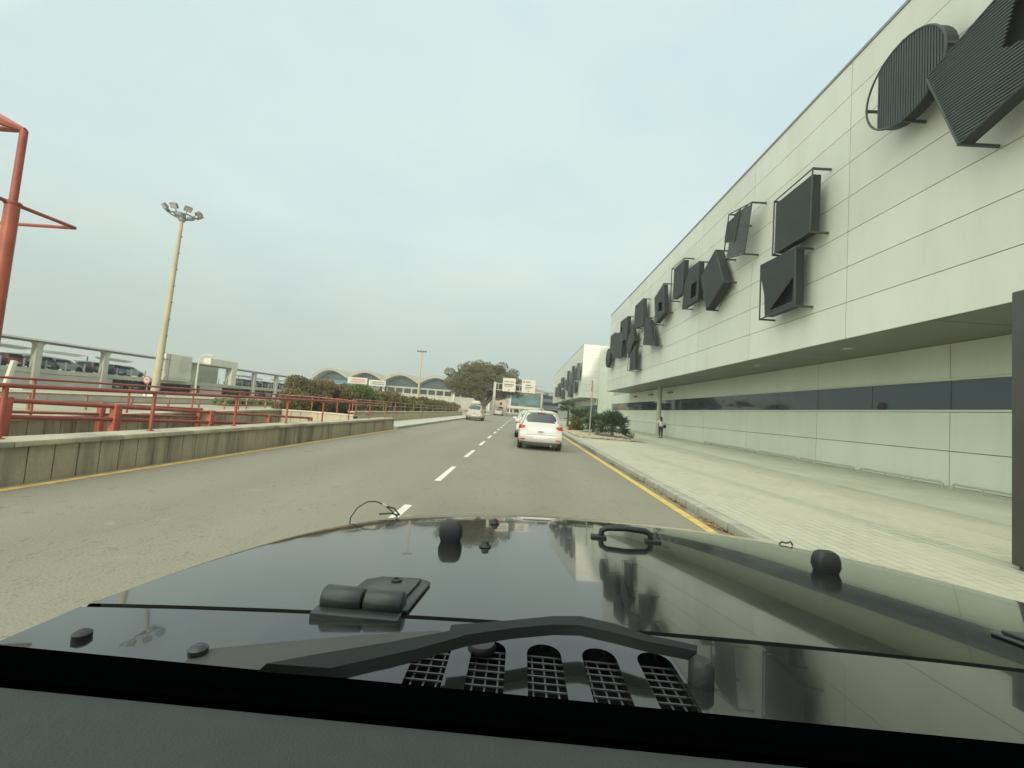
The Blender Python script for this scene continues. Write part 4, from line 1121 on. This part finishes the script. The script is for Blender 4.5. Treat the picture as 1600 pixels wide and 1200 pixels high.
m = MB(); m.path([(11.5, 33.3, 1.2), (11.45, 33.29, 1.42), (11.36, 33.29, 1.56), (11.38, 33.38, 1.4), (11.5, 33.38, 1.2)], .012, 5); m.build('strap', trousm, t)

# ------------------------------------------------------------------ the vehicle we look out of
CX = .34
J = thing('off_road_car', 'glossy black off-road car we look out of, its bonnet ahead', 'car', (CX, 0, 0))
def hz(x, y): return 1.265-.1*y-.032*((x-CX)/.93)**2
OUT = [(.952,.602),(.955,.75),(.953,.9),(.94,1.05),(.92,1.18),(.885,1.3),(.83,1.41),(.75,1.515),(.64,1.595),(.50,1.65),(.34,1.685),(.17,1.703),(0,1.71)]
def smoothc(pts, k=3):
    out = []
    P = [pts[0]]+pts+[pts[-1]]
    for i in range(1, len(P)-2):
        for q in range(k):
            t = q/k; a, b, c, d = P[i-1], P[i], P[i+1], P[i+2]
            out.append(tuple(.5*((2*b[j])+(-a[j]+c[j])*t+(2*a[j]-5*b[j]+4*c[j]-d[j])*t*t+(-a[j]+3*b[j]-3*c[j]+d[j])*t**3) for j in (0,1)))
    return out+[pts[-1]]
half = smoothc(OUT, 3)
ol = [(-a, b) for a, b in half] + [(a, b) for a, b in reversed(half[:-1])]
rows = []
nr = 26
for i in range(nr+1):
    r = i/nr; row = []
    for (ox, oy) in ol:
        x = CX+lerp(ox*.98, ox, r); y = lerp(.602, oy, r)
        row.append((x, y, hz(x, y)-.013*r**10))
    rows.append(row)
for (o, dz) in ((.006, .010), (.016, .028), (.022, .055), (.026, .10), (.03, .22)):
    row = []
    for k, (ox, oy) in enumerate(ol):
        a = ol[max(0, k-1)]; b = ol[min(len(ol)-1, k+1)]; tx, ty = b[0]-a[0], b[1]-a[1]; n = math.hypot(tx, ty)
        nx, ny = -ty/n, tx/n
        row.append((CX+ox+nx*o, max(.602, oy+ny*o), hz(CX+ox, oy)-.013-dz))
    rows.append(row)
hb = MB(); hb.grid(rows)
hood = hb.build('bonnet', jeepm, J, smooth=True, sharp=60)
lip = MB(); xs = [-.93+.0465*k*2 for k in range(21)]
lip.grid([[(CX+x, .602, hz(CX+x, .602)) for x in xs], [(CX+x, .602, hz(CX+x, .602)-.03) for x in xs]])
lip.build('bonnet_edge', trimk, J, fixn=False)
# cowl with vent slots
SL = [-.085, -.018, .050, .118, .186]
SW = .021; YC0, YC1, YS = .428, .592, .548
def cz(x, y): return 1.2045-.032*((x-CX)/.93)**2 + .022*(YC1-y)
cb = MB()
xs = [CX-.95, CX-.8, CX-.65, CX-.5]
edges = []
for s in SL: edges += [s-SW, s+SW]
allx = xs + edges + [CX+.1, CX+.25, CX+.4, CX+.55, CX+.7, CX+.95]
allx = sorted(set(allx))
for a, b in zip(allx[:-1], allx[1:]):
    slot = any(abs((a+b)/2-s) < SW*.9 for s in SL)
    ysq = [(YS, YC1)] if slot else [(YC0, YS), (YS, YC1)]
    for p, q in ysq:
        cb.grid([[(a, p, cz(a, p)), (b, p, cz(b, p))], [(a, q, cz(a, q)), (b, q, cz(b, q))]])
    if slot:   # rounded slot end
        for sx in (-1, 1):
            c = (a+b)/2; e = c+sx*SW
            pts = [(e, YS)] + [(c+sx*SW*math.cos(th), YS-.022+.022*math.sin(th)) for th in (0, .3, .6, .9, 1.2, math.pi/2)][::1]
            f = [(e, YS), (e, YS-.022)] + [(c+sx*SW*math.cos(th), YS-.022+.022*math.sin(th)) for th in (.3, .6, .9, 1.2, 1.571)]
            cb.add([(u, v, cz(u, v)) for u, v in f], [tuple(range(len(f)))])
        # slot walls
        for e in (a, b): cb.add([(e, YC0, cz(e, YC0)), (e, YS, cz(e, YS)), (e, YS, cz(e, YS)-.02), (e, YC0, cz(e, YC0)-.02)], [(0,1,2,3)])
        cb.add([(a, YS, cz(a, YS)), (b, YS, cz(b, YS)), (b, YS, cz(b, YS)-.02), (a, YS, cz(a, YS)-.02)], [(0,1,2,3)])
cb.add([(CX+x, YC1, cz(CX+x, YC1)-d) for x, d in ((-.95, 0), (.95, 0), (.95, .03), (-.95, .03))], [(0,1,2,3)])
for sx in (-1, 1):
    cb.grid([[(CX+sx*(.95+o), y, cz(CX+sx*.95, y)-d) for o, d in ((0, 0), (.012, .006), (.02, .018), (.024, .04), (.026, .16))] for y in (YC0-.1, YC0, YS, YC1)])
cowl = cb.build('cowl', jeepm, J, fixn=True, smooth=True, sharp=30)
m = MB(); m.box(CX-.95, CX+.95, .40, .63, 1.10, 1.135); m.box(CX-.95, CX+.95, .63, .64, 1.10, 1.16); m.build('cowl_tray', darkm, J)
for s in SL:
    g = MB()
    for k in range(3):
        x = s-SW+SW*2*(k+.5)/3; g.bar((x, .44, 1.194), (x, YS-.008, 1.190), .0018, .0018)
    for k in range(8):
        y = .445+k*.0125; g.bar((s-SW, y, 1.195), (s+SW, y, 1.195), .0016, .0016)
    g.build('vent_mesh', meshm, J)
m = MB(); m.lathe([(.001, .004), (.016, .004), (.018, 0), (.018, -.004)], (-.028, .535, cz(-.02, .53)+.0005), 16); m.build('vent_cap', M('cap_grey', (.028, .03, .03), .4, var=0), J, smooth=True)
# wiper and its cover plate
m = MB()
WU = [(-.2489, .4259, 1.224), (-.2059, .4438, 1.227), (-.1332, .4693, 1.232), (-.0668, .4968, 1.236), (-.0678, .5111, 1.236), (.0077, .5332, 1.237), (.06, .553, 1.237), (.0982, .5600, 1.237), (.1396, .5487, 1.237), (.1763, .5287, 1.236), (.2336, .5205, 1.233)]
WL = [(-.1632, .4284, 1.224), (-.147, .4332, 1.227), (-.0908, .4578, 1.232), (-.0526, .479, 1.236), (-.0426, .4859, 1.236), (.0083, .5078, 1.237), (.06, .525, 1.237), (.0932, .5290, 1.237), (.1319, .5190, 1.237), (.17, .5084, 1.236), (.2252, .5037, 1.233)]
vs = []
for (a, b, c), (d, e, f_) in zip(WU, WL):
    mx_, my_ = (a+d)/2, (b+e)/2
    vs += [(a, b, c-.010), (lerp(a, mx_, .25), lerp(b, my_, .25), c+.001), (lerp(d, mx_, .25), lerp(e, my_, .25), f_+.001), (d, e, f_-.010)]
fs = []
for i in range(len(WU)-1):
    for k in range(4): fs.append((i*4+k, i*4+(k+1)%4, (i+1)*4+(k+1)%4, (i+1)*4+k))
fs += [(0,1,2,3), tuple(len(vs)-4+k for k in range(4))]
m.add(vs, fs); wa = m.build('wiper_arm', M('wiper_black', (.010, .012, .012), .5, var=0, spec=.25), J, smooth=True, sharp=50)
m = MB(); m.lathe([(.014, -.02), (.014, .012), (.009, .018)], (.228, .495, 1.213), 14); m.build('wiper_pivot', rubm, wa, smooth=True)
m = MB(); m.prism([(x, y, cz(x, y)+.001) for x, y in ((-.345, .436), (-.352, .482), (-.30, .497), (-.18, .530), (-.085, .552), (-.07, .535), (-.13, .49), (-.25, .436))], (0, 0, .007))
m.build('cowl_plate', M('matte_grey_plate', (.055, .053, .048), .6, var=.1), J, bevel=.002)
for (x, y) in ((-.345, .474), (-.52, .512)):
    m = MB(); m.lathe([(.010, 0), (.010, .006), (.006, .009)], (x, y, cz(x, y)+(.008 if x > -.4 else 0)), 12); m.build('bolt', hingem if x > -.4 else rubm, J, smooth=True)
# bonnet hinges
for sx in (-1, 1):
    hx = lambda x: x if sx < 0 else 2*CX-x
    z0 = hz(-.2, .62)
    m = MB()
    q = [(-.255, .625), (-.250, .735), (-.235, .748), (-.150, .748), (-.136, .735), (-.142, .605), (-.25, .605)]
    m.prism([(hx(a), b, hz(hx(a), b)+.0005) for a, b in q], (0, 0, .005))
    hg = m.build('hinge', hingem, J, bevel=.002)
    m = MB(); q = [(-.228, .63), (-.226, .735), (-.152, .735), (-.156, .63)]
    m.prism([(hx(a), b, hz(hx(a), b)+.0055) for a, b in q], (0, 0, .006)); m.build('hinge_leaf', hingem, hg, bevel=.0025)
    for a, b in ((-.268, -.2085), (-.2065, -.150)):
        m = MB(); r = .0175
        m.lathe([(.004, a), (r-.003, a), (r, a+.003), (r, b-.003), (r-.003, b), (.004, b)], (0, .613, z0+.013), 20, 'x')
        m.v = [(hx(v[0]), v[1], v[2]) for v in m.v]; m.build('hinge_barrel', hingem, hg, smooth=True, sharp=50)
    m = MB(); m.box(min(hx(-.272), hx(-.148)), max(hx(-.272), hx(-.148)), .578, .604, 1.17, cz(-.2, .59)+.006); m.build('hinge_foot', hingem, hg, bevel=.003)
    m = MB(); m.lathe([(.009, 0), (.009, .003), (.005, .004), (.004, .001)], (hx(-.19), .712, hz(hx(-.19), .712)+.0115), 12); m.build('hinge_bolt', rubm, hg, smooth=True)
# rubber windscreen bumpers, grab loop, washer jets
for x, y in ((-.16, 1.09), (.81, 1.10)):
    z = hz(x, y); m = MB(); rows = []
    for dz, w, d in ((0, .024, .020), (.016, .030, .022), (.032, .0295, .02), (.046, .025, .017), (.052, .017, .012)):
        rows.append([(x+w*math.copysign(abs(math.cos(a))**.45, math.cos(a)), y+d*math.copysign(abs(math.sin(a))**.45, math.sin(a)), z+dz) for a in [k*math.pi/10+.01 for k in range(21)]])
    m.grid(rows); m.add(rows[-1][:-1], [tuple(range(20))]); m.build('rubber_bumper', rubm, J, smooth=True, sharp=60)
m = MB(); y = 1.255
m.path([(.262, y, hz(.26, y)), (.266, y, hz(.26, y)+.022), (.280, y, hz(.28, y)+.030), (.337, y, hz(.33, y)+.033), (.395, y, hz(.4, y)+.030), (.409, y, hz(.4, y)+.022), (.413, y, hz(.41, y))], .0085, 10)
lp = m.build('grab_loop', rubm, J, smooth=True)
for x in (.257, .418):
    m = MB(); m.box(x-.022, x+.022, y-.014, y+.014, hz(x, y)-.002, hz(x, y)+.008); m.build('loop_foot', rubm, lp, bevel=.003)
for x, y in ((-.065, 1.04), (-.06, 1.37), (.45, 1.33)):
    z = hz(x, y); m = MB(); m.lathe([(.014, 0), (.016, .003), (.010, .007), (.008, .014), (.004, .016)], (x, y, z), 12); m.build('washer_jet', trimk, J, smooth=True)
m = MB()
wp = [(-.56, 1.42, 1.05), (-.562, 1.43, 1.085), (-.545, 1.44, 1.118), (-.515, 1.45, 1.139), (-.485, 1.45, 1.142), (-.455, 1.45, 1.133), (-.425, 1.44, 1.117), (-.40, 1.43, 1.10)]
m.path(wp, .0022, 6); wr = m.build('loose_cable', rubm, J, smooth=True)
m = MB(); m.tube((-.462, 1.45, 1.136), (-.445, 1.448, 1.129), .004, n=8); m.build('cable_clip', signw, wr)
m = MB(); m.path([(-.445, 1.45, 1.128), (-.42, 1.45, 1.124), (-.395, 1.44, 1.105)], .003, 5); m.path([(-.47, 1.45, 1.10), (-.43, 1.45, 1.106), (-.40, 1.44, 1.104)], .003, 5); m.build('cable_strand', rubm, wr)
m = MB(); q = ((.955, 1.33), (.968, 1.345), (.985, 1.34), (.99, 1.325))
m.path([(CX+.625-.01, 1.52, hz(.95, 1.5)-.005), (CX+.63, 1.53, hz(.95, 1.5)-.001), (CX+.645, 1.53, hz(.95, 1.5)-.004), (CX+.66, 1.53, hz(.95, 1.5)+.002), (CX+.668, 1.53, hz(.95, 1.5)-.01)], .003, 5); m.build('hose_end', rubm, J)
# wings, grille, body, wheels
def jbox(nm, mat, x0, x1, y0, y1, z0, z1, bev=.03): m = MB(); m.box(x0, x1, y0, y1, z0, z1); return m.build(nm, mat, J, bevel=bev)
for s in (-1, 1):
    a, b = sorted((CX+s*.60, CX+s*.93)); jbox('front_wing', rubm, a, b, .66, 1.62, .80, .88)
    a, b = sorted((CX+s*.90, CX+s*.955)); jbox('body_side', jeepm, a, b, -2.2, .58, .55, 1.17)
    a, b = sorted((CX+s*.93, CX+s*.965)); m = MB(); m.prism([(a, .42, 1.19), (a, .33, 1.19), (a, -.42, 1.74), (a, -.34, 1.76)], (b-a, 0, 0)); m.build('windscreen_pillar', jeepm, J)
    a, b = sorted((CX+s*.93, CX+s*.965)); m = MB(); m.box(a, b, -.75, -.55, 1.17, 1.76); m.box(a, b, -2.2, -1.95, 1.17, 1.76); m.box(a, b, -2.2, -.38, 1.74, 1.80); m.build('door_pillars', jeepm, J)
    for yy in (1.12, -1.3):
        m = MB(); m.lathe([(.24, -.11), (.36, -.12), (.40, -.09), (.40, .09), (.36, .12), (.24, .11)], (CX+s*.76, yy, .40), 24, 'x'); w = m.build('wheel', tyrem, J, smooth=True)
        m = MB(); m.lathe([(.24, -.06), (.24, .06), (.1, .08), (.05, .08)], (CX+s*.76, yy, .40), 20, 'x'); m.build('rim', rimm, w, smooth=True)
jbox('engine_bay', trimk, CX-.6, CX+.6, .66, 1.58, .5, .97)
jbox('grille', jeepm, CX-.62, CX+.62, 1.56, 1.64, .55, .98)
jbox('front_bumper', rubm, CX-.8, CX+.8, 1.66, 1.82, .5, .68)
jbox('tailgate', jeepm, CX-.9, CX+.9, -2.22, -2.16, .55, 1.17)
jbox('roof', M('black_roof_lining', (.03, .03, .03), .9, var=.1), CX-.96, CX+.96, -2.2, -.34, 1.80, 1.86)
jbox('floor_pan', darkm, CX-.9, CX+.9, -2.15, .60, .45, .55, 0)
jbox('bulkhead', darkm, CX-.92, CX+.92, .40, .425, .55, 1.12, 0)
for s in (-.36, .36):
    jbox('front_seat', M('dark_seat_cloth', (.03, .03, .032), .9, var=.1), CX+s-.25, CX+s+.25, -.95, -.80, .75, 1.45, .06)
# windscreen: raked glass, the lens is held right up against it
def wg(t): return (.405-.4051*t, 1.214+.2858*t)   # passes a fifth of a millimetre behind the lens at t = 1
m = MB(); a, b = wg(.0), wg(1.85)
m.add([(CX-.93, a[0], a[1]), (CX+.93, a[0], a[1]), (CX+.93, b[0], b[1]), (CX-.93, b[0], b[1])], [(0,1,2,3)])
gm, nt, bs = nodes('windscreen_glass')
nt.nodes.remove(bs)
tr = nt.nodes.new('ShaderNodeBsdfTransparent'); tr.inputs[0].default_value = (.985, .995, .985, 1)
gl = nt.nodes.new('ShaderNodeBsdfGlossy'); gl.inputs['Roughness'].default_value = .0
fr = nt.nodes.new('ShaderNodeFresnel'); fr.inputs[0].default_value = 1.25
mx = nt.nodes.new('ShaderNodeMixShader'); nt.links.new(fr.outputs[0], mx.inputs[0]); nt.links.new(tr.outputs[0], mx.inputs[1]); nt.links.new(gl.outputs[0], mx.inputs[2])
nt.links.new(mx.outputs[0], nt.nodes['Material Output'].inputs[0])
ws = m.build('windscreen', gm, J, fixn=False)
m = MB(); m.box(CX-.95, CX+.95, .384, .4285, 1.195, 1.2165); m.build('windscreen_seal', fritm, J)
m = MB(); m.box(CX-.96, CX+.96, -.44, -.34, 1.73, 1.80); m.build('windscreen_header', jeepm, J, bevel=.01)
m = MB(); n = 10; rows = []
prof = [(.380, 1.10), (.383, 1.19), (.382, 1.206), (.376, 1.2145), (.36, 1.2185), (.30, 1.221), (.2, 1.223), (.1, 1.222), (0, 1.215), (-.06, 1.19), (-.08, 1.12), (-.08, .9)]
rows = [[(CX-.93+1.86*k/n, y, z) for k in range(n+1)] for y, z in prof]
m.grid(rows); m.build('dashboard', dashm, J, smooth=True, sharp=80)

# ------------------------------------------------------------------ the hazy air
hm = bpy.data.materials.new('haze'); hm.use_nodes = True; hn = hm.node_tree
for q in list(hn.nodes):
    if q.type == 'BSDF_PRINCIPLED': hn.nodes.remove(q)
pv = hn.nodes.new('ShaderNodeVolumePrincipled'); pv.inputs['Color'].default_value = (.90, .95, .93, 1); pv.inputs['Density'].default_value = .0010; pv.inputs['Anisotropy'].default_value = .2
hn.links.new(pv.outputs[0], hn.nodes['Material Output'].inputs['Volume'])
m = MB(); m.box(-1600, 1600, -700, 2600, -1.1, 21.0); tag(m.build('haze', hm), kind='stuff')

# ------------------------------------------------------------------ light, sky, camera
EL, AZ = 15.0, 180-5.7
sd = Vector((math.sin(R(AZ))*math.cos(R(EL)), math.cos(R(AZ))*math.cos(R(EL)), math.sin(R(EL))))
L = bpy.data.lights.new('sun', 'SUN'); L.energy = 2.3; L.angle = R(2.5); L.color = (1, .90, .74)
so = bpy.data.objects.new('sun', L); col.objects.link(so); so.rotation_euler = (-sd).to_track_quat('-Z', 'Y').to_euler(); so.location = sd*200
w = bpy.data.worlds.new('World'); scene.world = w; w.use_nodes = True
nt = w.node_tree; bg = nt.nodes['Background']; bg.inputs[1].default_value = .1
sky = nt.nodes.new('ShaderNodeTexSky'); sky.sky_type = 'NISHITA'; sky.sun_disc = False; sky.sun_elevation = R(EL); sky.sun_rotation = R(AZ)
sky.dust_density = 3.0; sky.air_density = 1.0; sky.ozone_density = 1.0
tc = nt.nodes.new('ShaderNodeTexCoord'); sp = nt.nodes.new('ShaderNodeSeparateXYZ'); nt.links.new(tc.outputs['Generated'], sp.inputs[0])
veil = ramp(nt, sp.outputs['Z'], [(0, (5.5, 6.2, 5.4)), (.13, (6.1, 7.1, 6.4)), (.36, (7.9, 9.3, 8.8)), (.52, (7.7, 9.3, 9.1)), (.8, (7.7, 9.4, 9.7)), (1, (15, 16, 15.4))])
cl = noise(nt, 2.2, 5, .55, stretch=(1, 1, 2.2), coord='Generated')
veil2 = mixc(nt, ramp(nt, cl, [(.35, 0), (.65, 1)]), (.94, .965, 1.0), (1.05, 1.035, 1.0))
veil = mixc(nt, 1.0, veil, veil2, 'MULTIPLY')
# thin bright overcast: unseen bright patch added behind left to lift road and facade
dp = nt.nodes.new('ShaderNodeVectorMath'); dp.operation = 'DOT_PRODUCT'; dp.inputs[1].default_value = Vector((-.60, -.45, .66)).normalized()
nt.links.new(tc.outputs['Generated'], dp.inputs[0])
glow = ramp(nt, dp.outputs['Value'], [(.52, (1, 1, 1)), (.70, (1.75, 1.68, 1.5)), (.95, (3.4, 3.15, 2.6))])
veil = mixc(nt, 1.0, veil, glow, 'MULTIPLY')
out = mixc(nt, .85, sky.outputs[0], veil)
nt.links.new(out, bg.inputs[0])

cd = bpy.data.cameras.new('camera'); cam = bpy.data.objects.new('camera', cd); col.objects.link(cam)
cd.sensor_fit = 'HORIZONTAL'; cd.sensor_width = 36; cd.lens = 14.4; cd.clip_start = .02; cd.clip_end = 6000
f = 640.0; Yv = Vector((15, -41, f)).normalized(); ro = R(4.4)
zv = Vector((math.sin(ro), math.cos(ro), 0)); zv.z = -(zv.dot(Yv))/Yv.z; zv.normalize()
# world axes written in camera axes (x right, y up, z forward)
Xv = Yv.cross(zv)
if Xv.x < 0: Xv = -Xv
B = [Xv, Yv, zv]
right = Vector([b.x for b in B]); up = Vector([b.y for b in B]); fwd = Vector([b.z for b in B])
mt = Matrix((( right.x, up.x, -fwd.x, 0), (right.y, up.y, -fwd.y, 0), (right.z, up.z, -fwd.z, 1.5), (0, 0, 0, 1)))
cam.matrix_world = mt
scene.camera = cam
scene.render.resolution_x = 1024; scene.render.resolution_y = 768
vs = scene.view_settings; vs.view_transform = 'Standard'; vs.look = 'None'; vs.exposure = 0; vs.gamma = 1
cy = scene.cycles; cy.use_denoising = True; cy.max_bounces = 8; cy.transparent_max_bounces = 16; cy.caustics_reflective = False; cy.caustics_refractive = False
try: cy.denoiser = 'OPENIMAGEDENOISE'
except Exception: pass
